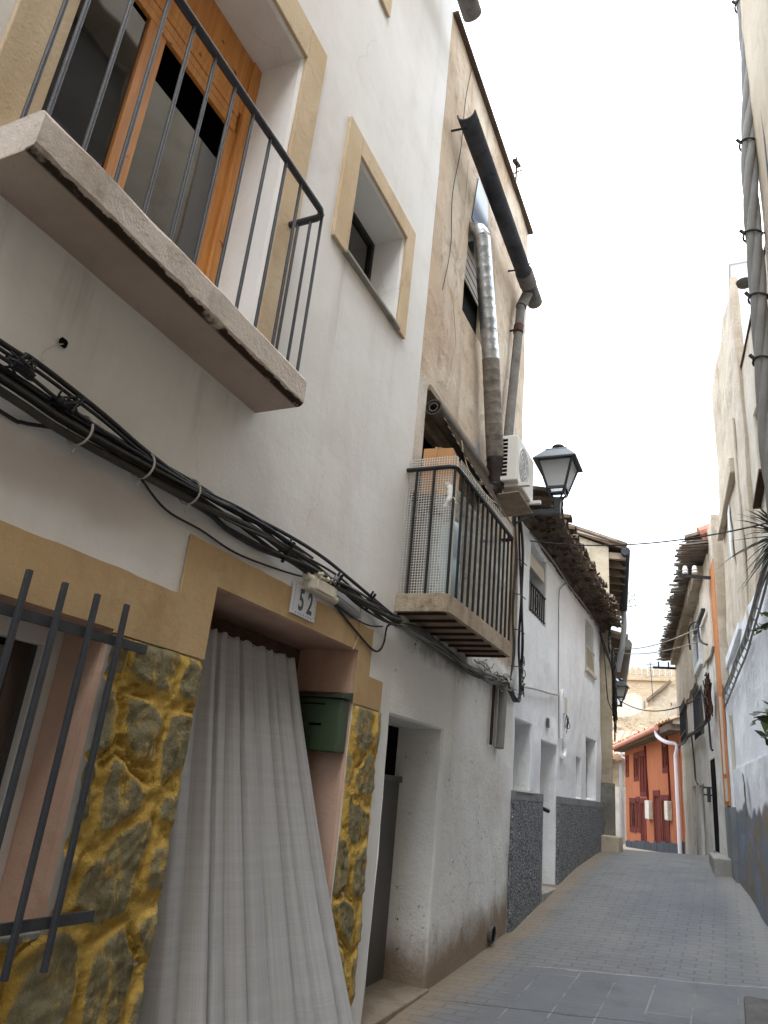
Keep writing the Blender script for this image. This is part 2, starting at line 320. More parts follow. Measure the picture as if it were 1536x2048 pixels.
def mat_curtain():
    g = G('woven_curtain_cloth', .95, .1)
    uv = g.n('ShaderNodeUVMap').outputs[0]
    def nz(sc, scale, d=2):
        return g.n('ShaderNodeTexNoise', {'Vector': g.vec(sc, src=uv), 'Scale': scale, 'Detail': d}).outputs['Fac']
    h = nz((.4, 40, 1), 5., 4); w = nz((40, .4, 1), 5., 4)
    bh = g.step(nz((.05, 9, 1), 3.), .45, .6); bw = g.step(nz((12, .05, 1), 3.), .45, .6)
    c = g.mix(g.step(h, .35, .65), L('#dedbd9'), L('#e9e7e5'))
    c = g.mix(.4, c, g.mix(g.step(w, .35, .65), L('#d2cfcd'), L('#ecebe9')))
    c = g.mix(g.math('MULTIPLY', bh, .3), c, L('#f0eeec')); c = g.mix(g.math('MULTIPLY', bw, .28), c, L('#cdcac8'))
    fine = g.n('ShaderNodeTexWave', {'Vector': g.vec((1, 1, 1), src=uv), 'Scale': 150., 'Distortion': 1.5}, bands_direction='Y').outputs['Fac']
    c = g.mix(g.math('MULTIPLY', fine, .12), c, L('#bbb8b5'))
    g.col(c); g.bump(g.math('ADD', h, fine), .0025); return g.m
M['curtain'] = mat_curtain()

# ------------------------------------------------------------------ mesh helpers
BASE = {}
class Fr:
    """facade frame: points by world y (s), height z and offset o out of the wall into the street"""
    def __init__(s, x0, y0, k, side): s.x0, s.y0, s.k = x0, y0, k; n = V((1, -k, 0)).normalized(); s.n = n * side; s.side = side
    def __call__(s, y, z, o=0.): return V((s.x0 + s.k * (y - s.y0), y, z)) + s.n * o
LF = Fr(-1.8, 0, 0, 1)
class MB:
    def __init__(s): s.v = []; s.f = []; s.mi = []
    def add(s, vs, fs, mi=0):
        b = len(s.v); s.v += [V(p) for p in vs]; s.f += [tuple(b + i for i in f) for f in fs]; s.mi += [mi] * len(fs)
    def quad(s, a, b, c, d, mi=0): s.add([a, b, c, d], [(0, 1, 2, 3)], mi)
    def hexa(s, p, mi=0):  # p: 8 points, bottom 4 then top 4
        s.add(p, [(0, 3, 2, 1), (4, 5, 6, 7), (0, 1, 5, 4), (1, 2, 6, 5), (2, 3, 7, 6), (3, 0, 4, 7)], mi)
    def box(s, fr, s0, s1, z0, z1, o0, o1, mi=0):
        s.hexa([fr(s0, z0, o0), fr(s1, z0, o0), fr(s1, z0, o1), fr(s0, z0, o1), fr(s0, z1, o0), fr(s1, z1, o0), fr(s1, z1, o1), fr(s0, z1, o1)], mi); return s
    def wbox(s, x0, x1, y0, y1, z0, z1, mi=0):
        s.hexa([(x0, y0, z0), (x1, y0, z0), (x1, y1, z0), (x0, y1, z0), (x0, y0, z1), (x1, y0, z1), (x1, y1, z1), (x0, y1, z1)], mi); return s
    def bar(s, a, b, w, h, up=V((0, 0, 1)), mi=0):
        a, b = V(a), V(b); d = (b - a).normalized(); x = d.cross(up)
        if x.length < 1e-4: x = d.cross(V((0, 1, 0)))
        x.normalize(); y = x.cross(d); x = x * w / 2; y = y * h / 2
        s.hexa([a - x - y, a + x - y, a + x + y, a - x + y, b - x - y, b + x - y, b + x + y, b - x + y], mi); return s
    def prism(s, poly, ext, mi=0):
        n = len(poly); ext = V(ext); vs = [V(p) for p in poly] + [V(p) + ext for p in poly]
        s.add(vs, [tuple(range(n - 1, -1, -1)), tuple(range(n, 2 * n))] + [(i, (i + 1) % n, n + (i + 1) % n, n + i) for i in range(n)], mi); return s
    def tube(s, pts, r, n=8, mi=0, caps=True):
        pts = [V(p) for p in pts]; rs = r if isinstance(r, (list, tuple)) else [r] * len(pts)
        vs = []; fs = []; up = None
        for i, p in enumerate(pts):
            d = (pts[min(i + 1, len(pts) - 1)] - pts[max(i - 1, 0)]).normalized()
            if up is None:
                up = d.cross(V((0, 0, 1)));
                if up.length < .1: up = d.cross(V((0, 1, 0)))
                up.normalize()
            x = (up - d * up.dot(d)).normalized(); up = x; y = d.cross(x)
            for k in range(n):
                a = 2 * math.pi * k / n; vs.append(p + (x * math.cos(a) + y * math.sin(a)) * rs[i])
        for i in range(len(pts) - 1):
            for k in range(n):
                k2 = (k + 1) % n; fs.append((i * n + k, i * n + k2, (i + 1) * n + k2, (i + 1) * n + k))
        if caps: fs.append(tuple(range(n - 1, -1, -1))); fs.append(tuple(range((len(pts) - 1) * n, len(pts) * n)))
        s.add(vs, fs, mi); return s
    def lathe(s, c, prof, n=16, mi=0):
        s.tube([V(c) + V((0, 0, z)) for r, z in prof], [r for r, z in prof], n, mi); return s
def obj(name, mb, mat, parent=None, smooth=False, bevel=0., base=None, label=None, sub=0):
    if parent is not None: base = BASE[parent.name]
    elif base is None: base = V((0, 0, 0))
    base = V(base)
    me = bpy.data.meshes.new(name); me.from_pydata([p - base for p in mb.v], [], mb.f)
    for m in (mat if isinstance(mat, list) else [mat]): me.materials.append(M[m])
    me.polygons.foreach_set('material_index', mb.mi)
    bm = bmesh.new(); bm.from_mesh(me); bmesh.ops.recalc_face_normals(bm, faces=bm.faces); bm.to_mesh(me); bm.free()
    if smooth:
        me.polygons.foreach_set('use_smooth', [True] * len(me.polygons))
        try: me.set_sharp_from_angle(angle=math.radians(50))
        except Exception: pass
    o = bpy.data.objects.new(name, me); COL.objects.link(o); BASE[o.name] = base
    if parent is not None: o.parent = parent
    else: o.location = base
    if bevel:
        b = o.modifiers.new('bevel', 'BEVEL'); b.width = bevel; b.segments = 2; b.limit_method = 'ANGLE'; b.angle_limit = math.radians(40)
    if label: o['label'] = label
    return o
def tag(o, label, cat, group=None, kind=None):
    if label: o['label'] = label
    if cat: o['category'] = cat
    if group: o['group'] = group
    if kind: o['kind'] = kind
    return o
def thing(name, base, label, cat, group=None):
    o = bpy.data.objects.new(name, None); COL.objects.link(o); o.location = base; o.empty_display_size = .2; BASE[o.name] = V(base)
    return tag(o, label, cat, group)
def copy_tree(o, parent=None):
    c = o.copy(); COL.objects.link(c); c.parent = parent
    for ch in list(o.children): copy_tree(ch, c)
    return c
def curve(pts, n=8):
    """Catmull-Rom through pts"""
    pts = [V(p) for p in pts]; out = []
    for i in range(len(pts) - 1):
        p0 = pts[max(i - 1, 0)]; p1 = pts[i]; p2 = pts[i + 1]; p3 = pts[min(i + 2, len(pts) - 1)]
        for k in range(n):
            t = k / n
            out.append(.5 * ((2 * p1) + (p2 - p0) * t + (2 * p0 - 5 * p1 + 4 * p2 - p3) * t * t + (3 * p1 - p0 - 3 * p2 + p3) * t ** 3))
    out.append(pts[-1]); return out
def catenary(a, b, sag, n=24):
    a, b = V(a), V(b); return [a.lerp(b, i / n) - V((0, 0, sag * 4 * (i / n) * (1 - i / n))) for i in range(n + 1)]
def fbm(p, o=4): return noise.fractal(V(p), .8, 2.1, o)

def wall(fr, s0, s1, z0, z1, holes=(), thick=.35, cell=.16, amp=.008, cham=.014, ztop=None, rmi=None, jag=0.):
    """a wall skin with openings (a, b, c, d, depth[, reveal material]); reveals, ends, top and back closed"""
    mb = MB(); cache = {}
    def W(s, z): return amp * (noise.noise(V((s * 1.3, z * 1.3, fr.x0 * 7))) + .5 * noise.noise(V((s * 4, z * 4, fr.x0 * 3))))
    def zt(s, z):
        if ztop is None: return z
        t = (z - z0) / (z1 - z0); zz = ztop(s) if t > .999 else z0 + t * (ztop(s) - z0)
        return zz
    def vid(s, z, o=0.):
        k = (round(s, 4), round(z, 4), round(o, 4))
        if k not in cache:
            cache[k] = len(mb.v); mb.v.append(fr(s, zt(s, z), W(s, z) + o))
        return cache[k]
    H = [(h[0] - cham, h[1] + cham, h[2] - cham, h[3] + cham) for h in holes]
    def lines(a, b, marks):
        ks = sorted({a, b} | {m for m in marks if a < m < b}); out = []
        for p, q in zip(ks, ks[1:]):
            n = max(1, int(round((q - p) / cell)))
            out += [p + (q - p) * i / n for i in range(n)]
        return out + [b]
    S = lines(s0, s1, [x for h in H for x in h[:2]]); Z = lines(z0, z1, [x for h in H for x in h[2:]])
    for a, b in zip(S, S[1:]):
        for c, d in zip(Z, Z[1:]):
            ms, mz = (a + b) / 2, (c + d) / 2
            if any(h[0] < ms < h[1] and h[2] < mz < h[3] for h in H): continue
            mb.f.append((vid(a, c), vid(b, c), vid(b, d), vid(a, d))); mb.mi.append(0)
    for h, e in zip(holes, H):
        a, b, c, d, dep = h[:5]; mi = h[5] if len(h) > 5 else 0
        def cl(s, z): return min(max(s, a), b), min(max(z, c), d)
        sides = [[(e[0], z) for z in Z if e[2] - 1e-6 <= z <= e[3] + 1e-6], [(e[1], z) for z in Z if e[2] - 1e-6 <= z <= e[3] + 1e-6],
                 [(s, e[2]) for s in S if e[0] - 1e-6 <= s <= e[1] + 1e-6], [(s, e[3]) for s in S if e[0] - 1e-6 <= s <= e[1] + 1e-6]]
        for sd in sides:
            for p, q in zip(sd, sd[1:]):
                p1, q1 = cl(*p), cl(*q)
                mb.f.append((vid(*p), vid(*q), vid(*q1, -cham), vid(*p1, -cham))); mb.mi.append(mi)
                if p1 != q1:
                    mb.f.append((vid(*p1, -cham), vid(*q1, -cham), vid(*q1, -dep), vid(*p1, -dep))); mb.mi.append(mi)
    # body
    for sd in (S[0], S[-1]):
        for c, d in zip(Z, Z[1:]): mb.f.append((vid(sd, c), vid(sd, d), vid(sd, d, -thick), vid(sd, c, -thick))); mb.mi.append(0)
    for a, b in zip(S, S[1:]): mb.f.append((vid(a, z1), vid(b, z1), vid(b, z1, -thick), vid(a, z1, -thick))); mb.mi.append(0)
    return mb
def frame_ring(fr, a, b, c, d, w, o0, o1, bottom=True, mb=None, mi=0):
    mb = mb or MB()
    mb.box(fr, a, a + w, c, d, o0, o1, mi); mb.box(fr, b - w, b, c, d, o0, o1, mi)
    mb.box(fr, a + w, b - w, d - w, d, o0, o1, mi)
    if bottom: mb.box(fr, a + w, b - w, c, c + w, o0, o1, mi)
    return mb
def slabs(fr, poly_cells, o0, o1, mb=None):
    mb = mb or MB()
    for a, b, c, d in poly_cells:
        n = max(1, int((b - a) / .05)) if b - a < 3 else 1
        j = lambda u: .005 * noise.noise(V((u * 9, d * 7, 4))) + .003 * noise.noise(V((u * 31, d, 4)))
        for i in range(n):
            p, q = a + (b - a) * i / n, a + (b - a) * (i + 1) / n
            mb.hexa([fr(p, c, o0), fr(q, c, o0), fr(q, c, o1), fr(p, c, o1), fr(p, d + j(p), o0), fr(q, d + j(q), o0), fr(q, d + j(q), o1), fr(p, d + j(p), o1)])
    return mb
def zg(x, y):
    P = [(-60, -3), (-10, -.4), (0, .02), (4.2, .38), (5.5, .445), (6.9, .52), (8, .645), (9, .77), (10.2, .89), (11.8, .98), (13, .985), (14.5, .93), (23.5, .55), (33, .19), (45, .1), (400, 0)]
    for (a, za), (b, zb) in zip(P, P[1:]):
        if a <= y <= b: z = za + (zb - za) * (y - a) / (b - a); break
    else: z = P[-1][1] if y > 0 else P[0][1]
    cs = .068 * max(0, min(1, (18 - y) / 6)); return z + cs * (min(max(x, -2.2), .9) + 1.8)

# ------------------------------------------------------------------ world and light
w = bpy.data.worlds.new('World'); SC.world = w; w.use_nodes = True; nt = w.node_tree; nt.nodes.clear()
out = nt.nodes.new('ShaderNodeOutputWorld'); sky = nt.nodes.new('ShaderNodeTexSky'); sky.sky_type = 'NISHITA'; sky.sun_disc = False
SUN_EL, SUN_AZ = math.radians(58), math.radians(150)
sky.sun_elevation = SUN_EL; sky.sun_rotation = SUN_AZ; sky.air_density = 1.6; sky.dust_density = 4.
b1 = nt.nodes.new('ShaderNodeBackground'); b1.inputs[1].default_value = .05; nt.links.new(sky.outputs[0], b1.inputs[0])
b2 = nt.nodes.new('ShaderNodeBackground'); b2.inputs[0].default_value = (.87, .945, 1.04, 1); b2.inputs[1].default_value = 1.0
tc = nt.nodes.new('ShaderNodeTexCoord'); mp = nt.nodes.new('ShaderNodeMapping'); mp.inputs['Scale'].default_value = (1, 1, 2.2)
ns = nt.nodes.new('ShaderNodeTexNoise'); ns.inputs['Scale'].default_value = 2.3; ns.inputs['Detail'].default_value = 6; ns.inputs['Roughness'].default_value = .55
mr = nt.nodes.new('ShaderNodeMapRange'); mr.interpolation_type = 'SMOOTHSTEP'; mr.inputs[1].default_value = .34; mr.inputs[2].default_value = .58; mr.inputs[3].default_value = .45; mr.inputs[4].default_value = 1.
nt.links.new(tc.outputs['Generated'], mp.inputs[0]); nt.links.new(mp.outputs[0], ns.inputs['Vector']); nt.links.new(ns.outputs['Fac'], mr.inputs[0])
sx = nt.nodes.new('ShaderNodeSeparateXYZ'); nt.links.new(tc.outputs['Generated'], sx.inputs[0])
mg = nt.nodes.new('ShaderNodeMapRange'); mg.inputs[1].default_value = .14; mg.inputs[2].default_value = .66; mg.inputs[3].default_value = .175; mg.inputs[4].default_value = 1.25
nt.links.new(sx.outputs[2], mg.inputs[0]); nt.links.new(mg.outputs[0], b2.inputs[1])
mx = nt.nodes.new('ShaderNodeMixShader'); nt.links.new(mr.outputs[0], mx.inputs[0]); nt.links.new(b1.outputs[0], mx.inputs[1]); nt.links.new(b2.outputs[0], mx.inputs[2]); nt.links.new(mx.outputs[0], out.inputs[0])
sl = bpy.data.lights.new('sun', 'SUN'); sl.energy = .5; sl.angle = math.radians(35); sl.color = (1, .96, .9)
so = bpy.data.objects.new('sun', sl); COL.objects.link(so)
# the sun stands behind the photographer, high above the street
sd = V((math.sin(SUN_AZ) * math.cos(SUN_EL), math.cos(SUN_AZ) * math.cos(SUN_EL), math.sin(SUN_EL)))
so.rotation_euler = sd.to_track_quat('Z', 'Y').to_euler()
SC.view_settings.view_transform = 'Standard'; SC.view_settings.look = 'None'; SC.view_settings.exposure = 2.38; SC.view_settings.gamma = 1
SC.cycles.max_bounces = 8; SC.cycles.diffuse_bounces = 5; SC.cycles.use_denoising = True

# ------------------------------------------------------------------ street and terrain
def build_street():
    ys = [-60, -30, -15] + [-10 + .5 * i for i in range(0, 100)] + [45, 60, 90, 150, 400]; xs = [-150, -40, -12, -6, -4, -3] + [-2.2 + .2 * i for i in range(17)] + [3, 6, 12, 40, 150]
    mb = MB(); nx = len(xs)
    for y in ys:
        for x in xs:
            z = zg(x, y)
            if -2 < x < 1.4 and 0 < y < 14: z += .008 * noise.noise(V((x * 2, y * 2, 0)))
            mb.v.append(V((x, y, z)))
    for j in range(len(ys) - 1):
        for i in range(nx - 1): mb.f.append((j * nx + i, j * nx + i + 1, (j + 1) * nx + i + 1, (j + 1) * nx + i)); mb.mi.append(0)
    tag(obj('street', mb, 'street', smooth=True), None, None, kind='structure')
build_street()
def build_hill():
    mb = MB(); n = 40; vs = []
    for j in range(n + 1):
        for i in range(n + 1):
            x = -90 + 150 * i / n; y = 50 + 120 * j / n
            h = 17 * math.exp(-((x + 12) / 38) ** 2 - ((y - 120) / 45) ** 2) + 1.5 * fbm((x * .06, y * .06, 3)) - 1.2
            mb.v.append(V((x, y, h)))
    for j in range(n):
        for i in range(n): a = j * (n + 1) + i; mb.f.append((a, a + 1, a + n + 2, a + n + 1)); mb.mi.append(0)
    tag(obj('hill', mb, 'hill', smooth=True), None, None, kind='structure')
build_hill()

# ------------------------------------------------------------------ HOUSE A, number 52
def cladding(parent, regions, skip, name='stone_cladding', seed=1, res=.0105):
    rnd = random.Random(seed); mb = MB(); stone = []; tone = []
    sites = []
    y = -.2
    while y < 2.4:
        x = .2
        while x < 4.2:
            sites.append((x + rnd.uniform(-.10, .10), y + rnd.uniform(-.09, .09), rnd.random(), rnd.uniform(.8, 1.25))); x += .25
        y += .235
    def H(s, z):
        p = V((s * 3, z * 3, seed)); s2 = s + .05 * noise.noise(p) + .018 * noise.noise(p * 4); z2 = z + .05 * noise.noise(p + V((9, 9, 9))) + .018 * noise.noise(p * 4 + V((5, 5, 5)))
        best = []
        for q in sites:
            if abs(q[0] - s) < .6 and abs(q[1] - z) < .6:
                best.append((math.hypot((q[0] - s2) * q[3], (q[1] - z2) * .92), q[2]))
        best.sort(); f = best[1][0] - best[0][0]; t = best[0][1]
        wdt = .016 + .036 * t
        m = max(0, min(1, (f - wdt) / .05 + .5))
        rough = .010 * fbm((s * 9, z * 9, 2)) + .006 * fbm((s * 30, z * 30, 5), 3)
        mor = .017 + .012 * fbm((s * 6, z * 6, 7)) + .010 * fbm((s * 26, z * 26, 1))
        groove = -.016 * math.exp(-((f - wdt * .6) / .010) ** 2) * (1 if noise.noise(V((s * 4, z * 4, 11))) > .12 else .0)
        return (mor * (1 - m) + (.023 + .8 * rough + .010 * t) * m + groove), m, t
    for (a, b, c, d) in regions:
        nu = int((b - a) / res); nv = int((d - c) / res); base = len(mb.v)
        for j in range(nv + 1):
            for i in range(nu + 1):
                s = a + (b - a) * i / nu; z = c + (d - c) * j / nv
                h, m, t = H(s, z)
                ed = min(s - a, b - s, d - z) / .03
                h = h * min(1, max(0, ed) ** .5) - .004 * (ed < .02)
                if j == nv: z += .012 * noise.noise(V((s * 8, 0, 3)))
                mb.v.append(LF(s, z, h)); stone.append(m); tone.append(t)
        for j in range(nv):
            for i in range(nu):
                s = a + (b - a) * (i + .5) / nu; z = c + (d - c) * (j + .5) / nv
                if any(q[0] < s < q[1] and q[2] < z < q[3] for q in skip): continue
                k = base + j * (nu + 1) + i; mb.f.append((k, k + 1, k + nu + 2, k + nu + 1)); mb.mi.append(0)
    o = obj(name, mb, 'clad', parent, smooth=True)
    for nm, dat in (('stone', stone), ('tone', tone)):
        at = o.data.attributes.new(nm, 'FLOAT', 'POINT'); at.data.foreach_set('value', dat)
    return o
def house_A():
    t = thing('townhouse', (-1.8, 2, 0), 'cream rendered house with tan window bands and yellow stone cladding around its curtained doorway', 'house')
    holes = [(.4, 1.74, 1.12, 1.98, .3, 1), (2.24, 3.51, -.5, 2.26, .36, 1), (1.0, 2.15, 3.21, 5.1, .34), (2.83, 3.54, 4.39, 5.1, .26), (1.9, 2.77, 6.6, 7.5, .26)]
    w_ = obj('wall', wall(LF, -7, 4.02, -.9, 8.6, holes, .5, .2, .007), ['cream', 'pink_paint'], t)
    mb = MB(); mb.wbox(-9, -1.55, -7, 4.02, 8.6, 8.75); obj('roof', mb, 'tile', t)
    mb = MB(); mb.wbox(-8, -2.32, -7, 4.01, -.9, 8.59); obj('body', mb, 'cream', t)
    mb = MB(); mb.tube([V((-1.6, -7, 7.82)), V((-1.6, 3.98, 7.82))], .085, 16); obj('gutter', mb, 'fibre', t, smooth=True)
    # ochre painted band round the ground floor
    a, b = .003, .010
    mb = slabs(LF, [(-7, .4, 1.975, 2.18), (.4, 1.755, 1.985, 2.18), (1.755, 2.03, 1.975, 2.18), (2.03, 2.235, 1.975, 2.41), (2.235, 3.515, 2.263, 2.41), (3.515, 3.68, 1.985, 2.41), (3.68, 3.87, 1.985, 2.15)], a, b)
    obj('painted_band', mb, 'tan_paint', t)
    cladding(t, [(.1, 2.236, .05, 1.975), (3.535, 3.875, .2, 1.985)], [(.3, 1.752, 1.11, 2.2)])
    # big window surround, small ones
    def surround(name, o, i, bottom=False, ears=0.):
        mb = MB()
        mb.box(LF, o[0], i[0], o[2], o[3], .002, .022); mb.box(LF, i[1], o[1], o[2], o[3], .002, .022); mb.box(LF, i[0], i[1], i[3], o[3], .002, .022)
        return obj('window_surround', mb, 'tan_trim', t, bevel=.004)
    surround('', (.82, 2.33, 3.2, 5.33), (.985, 2.165, 3.2, 5.115))
    surround('', (2.655, 3.68, 4.37, 5.25), (2.82, 3.555, 4.37, 5.11)); surround('', (1.73, 2.935, 6.46, 7.7), (1.89, 2.78, 6.46, 7.51))
    mb = MB(); mb.box(LF, 2.80, 3.57, 4.365, 4.387, -.24, .035); obj('sill', mb, 'concrete', t, bevel=.003)
    # balcony
    mb = MB(); S0, S1, O1, zb, zt = .875, 2.29, .245, 3.07, 3.21; nS = 60
    def ring(s):
        j = .007 * noise.noise(V((s * 14, 0, 1))); k = .006 * noise.noise(V((s * 22, 4, 1))); l = .005 * noise.noise(V((s * 5, 8, 1)))
        return [LF(s, zb, -.02), LF(s, zb + .001, O1 - .022 + j), LF(s, zb + .006 + k * .6, O1 - .012 + j), LF(s, zb + .020 + j, O1 - .002 + k * .4), LF(s, zt - .02 + l, O1 + l), LF(s, zt - .004 + l, O1 - .012), LF(s, zt, O1 - .03), LF(s, zt, -.02)]
    rr = [ring(S0 + (S1 - S0) * i / nS) for i in range(nS + 1)]; m = len(rr[0])
    for r_ in rr: mb.v += r_
    for i in range(nS):
        for k in range(m - 1): mb.f.append((i * m + k, (i + 1) * m + k, (i + 1) * m + k + 1, i * m + k + 1)); mb.mi.append(0)
    mb.f.append(tuple(range(m))); mb.mi.append(0); mb.f.append(tuple(nS * m + k for k in range(m))); mb.mi.append(0)
    obj('balcony_slab', mb, 'slab', t)
    zr = 4.09; o_ = .215
    path = [LF(.9, zr, 0.0), LF(.9, zr, o_ - .04), LF(.912, zr, o_ - .012), LF(.94, zr, o_), LF(2.22, zr, o_), LF(2.252, zr, o_ - .012), LF(2.265, zr, o_ - .04), LF(2.265, zr, 0)]
    mb = MB(); mb.tube(path, .017, 8); rail = obj('handrail', mb, 'iron', t, smooth=True)
    bars = [(LF(s, zt - .01, o_), LF(s, zr, o_)) for s in [.897 + .1275 * i for i in range(10)]] + [(LF(2.262, zt - .01, o_ - .012), LF(2.262, zr, o_ - .012))] + [(LF(2.265, zt - .01, .14), LF(2.265, zr, .14)), (LF(2.265, zt - .01, .07), LF(2.265, zr, .07)), (LF(.9, zt - .01, .10), LF(.9, zr, .10))]
    for p, q in bars:
        mb = MB(); mb.tube([p, q], .0075, 8); obj('baluster', mb, 'iron', rail, smooth=True)
    # balcony door, pine
    a0, a1, z0, z1 = 1.0, 2.15, 3.21, 5.1
    mb = MB(); mb.box(LF, a0, a0 + .06, z0, z1, -.33, -.25); mb.box(LF, a1 - .07, a1, z0, z1, -.33, -.25); mb.box(LF, a0 + .06, a1 - .07, 4.72, z1, -.33, -.26)
    mb.box(LF, a0 + .06, a1 - .07, 3.21, 3.25, -.33, -.26)
    fd = obj('door_frame', mb, 'pine', t, bevel=.004)
    mb = MB()
    for i in range(3): mb.box(LF, a0 + .08, a1 - .09, 4.58 + i * .05, 4.626 + i * .05, -.285, -.262 - .002 * (i % 2))
    obj('slatted_blind', mb, 'pine', t, bevel=.003)
    def leaf(s0, s1, o, zz=4.55):
        mb = MB(); mb.box(LF, s0, s0 + .045, 3.25, 4.6, o, o + .035); mb.box(LF, s1 - .055, s1, 3.25, 4.6, o, o + .035); mb.box(LF, s0 + .045, s1 - .055, 3.25, 3.33, o, o + .035)
        lf = obj('door_leaf', mb, 'pine', t, bevel=.003)
        mb = MB(); mb.box(LF, s0 + .045, s1 - .055, 3.33, zz, o + .012, o + .018); obj('pane', mb, 'glass', lf)
    leaf(1.06, 1.50, -.30); leaf(1.505, 2.08, -.305, 4.36)
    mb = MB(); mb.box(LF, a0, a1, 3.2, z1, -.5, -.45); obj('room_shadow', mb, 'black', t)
    mb = MB(); mb.quad(LF(1.55, 3.3, -.42), LF(2.02, 3.3, -.42), LF(2.02, 4.2, -.42), LF(1.55, 4.2, -.42)); 
    # small windows: dark pane deep in the reveal
    for (p, q, r_, s_) in ((2.83, 3.54, 4.39, 5.1), (1.9, 2.77, 6.6, 7.5)):
        mb = frame_ring(LF, p, q, r_, s_, .035, -.26, -.22); f = obj('window', mb, 'black_iron', t)
        mb = MB(); mb.box(LF, p + .035, q - .035, r_ + .035, s_ - .035, -.25, -.24); obj('pane', mb, 'glass', f)
    # street window: white frame
    mb = frame_ring(LF, .4, 1.74, 1.12, 1.98, .07, -.24, -.185); mb.box(LF, 1.02, 1.10, 1.19, 1.91, -.24, -.185)
    f = obj('window', mb, 'white_paint', t, bevel=.004)
    mb = MB(); mb.box(LF, .47, 1.67, 1.19, 1.91, -.222, -.214); obj('pane', mb, 'glass', f)
    mb = MB(); mb.box(LF, .4, 1.735, 1.098, 1.122, -.2, .018); obj('sill', mb, 'concrete', t, bevel=.005)
    # grille
    mb = MB(); og = .055
    mb.box(LF, .2, 1.87, 1.925, 1.955, og - .006, og + .004); mb.box(LF, .2, 1.885, 1.135, 1.165, og - .006, og + .004)
    for z in (1.94, 1.15):
        for s in (.25, 1.8): mb.box(LF, s, s + .02, z - .01, z + .01, -.02, og - .006)
    gr = obj('window_grille', mb, 'iron', t)
    for i in range(12):
        s = 1.73 - .128 * i
        mb = MB(); mb.box(LF, s - .008, s + .008, 1.03, 2.06, og + .004, og + .02); obj('bar', mb, 'iron', gr, bevel=.002)
    # door behind the curtain
    mb = MB(); mb.box(LF, 2.18, 3.56, .1, 2.32, -.41, -.355); obj('door', mb, 'brownjunk', t)
    mb = MB(); mb.box(LF, 2.2, 3.55, .0, .40, -.36, .03); obj('doorstep', mb, 'concrete', t, bevel=.01)
    # hole in the render
    mb = MB(); c = LF(1.285, 2.775, .012)
    mb.add([c + V((0, .016 * math.cos(k), .018 * math.sin(k))) * (1 + .3 * noise.noise(V((k, 0, 0)))) for k in [i * .5236 for i in range(12)]], [tuple(range(12))]); obj('wall_hole', mb, 'black', t)
    return t
house_A()
def string_thing(name, pts, r, mat, label, cat, n=6):
    mb = MB(); mb.tube(curve(pts, 6), r, n); o = obj(name, mb, mat, base=pts[0], smooth=True); return tag(o, label, cat)
string_thing('string', [LF(1.285, 2.77, .012), LF(1.25, 2.74, .02), LF(1.22, 2.69, .02), LF(1.215, 2.66, .04)], .002, 'string', 'white string hanging from the small hole under the big balcony', 'string')

# curtain
def curtain():
    mb = MB(); nu, nv = 150, 70; uvs = []
    rnd = random.Random(3); ph = [0]
    for i in range(nu): ph.append(ph[-1] + max(.15, .75 + 1.1 * noise.noise(V((i * .075, 0, 2)))))
    tot = ph[-1]; nple = 10
    for j in range(nv + 1):
        v = j / nv
        for i in range(nu + 1):
            u = i / nu; p = ph[i] / tot * nple * 2 * math.pi
            sR = 3.165 + .43 * v ** .9; sL = 2.20 + .05 * v
            s = sL + (sR - sL) * u
            o = -.165 + (.03 + .36 * u ** .7) * v ** 1.25
            amp = (.009 + .010 * v) * (1.25 - .45 * u * v) * (.55 + .9 * abs(noise.noise(V((u * 5, v * .8, 9)))) + .25)
            wv = math.sin(p + .5 * v * noise.noise(V((u * 6, v * 2, 0)))); wv = 1 - 2 * abs(math.sin(p * .5 + .5 * v * noise.noise(V((u * 6, v * 2, 0))))) ** .55; wv = -wv
            wv += .5 * math.sin(p * .37 + 1 + v) * v
            o += amp * wv + .02 * noise.noise(V((u * 3, v * 2.2, 5))) * v
            s += amp * .5 * math.cos(p)
            z = 2.145 - 1.76 * v - (.006 * math.sin(p) if j == 0 else 0)
            mb.v.append(LF(s, z, o)); uvs.append((u * 1.6, v * 1.8))
    for j in range(nv):
        for i in range(nu): a = j * (nu + 1) + i; mb.f.append((a, a + 1, a + nu + 2, a + nu + 1)); mb.mi.append(0)
    o = obj('door_curtain', mb, 'curtain', base=LF(2.7, .4, 0), smooth=True)
    uvl = o.data.uv_layers.new(name='UVMap')
    for lp in o.data.loops: uvl.data[lp.index].uv = uvs[lp.vertex_index]
    sol = o.modifiers.new('cloth', 'SOLIDIFY'); sol.thickness = .002
    tag(o, 'grey white pleated cloth curtain billowing out of the doorway of number 52', 'curtain')
    mb = MB(); mb.tube([LF(2.24, 2.135, -.17), LF(3.15, 2.135, -.17)], .003, 6)
    obj('curtain_wire', mb, 'iron', o)
curtain()
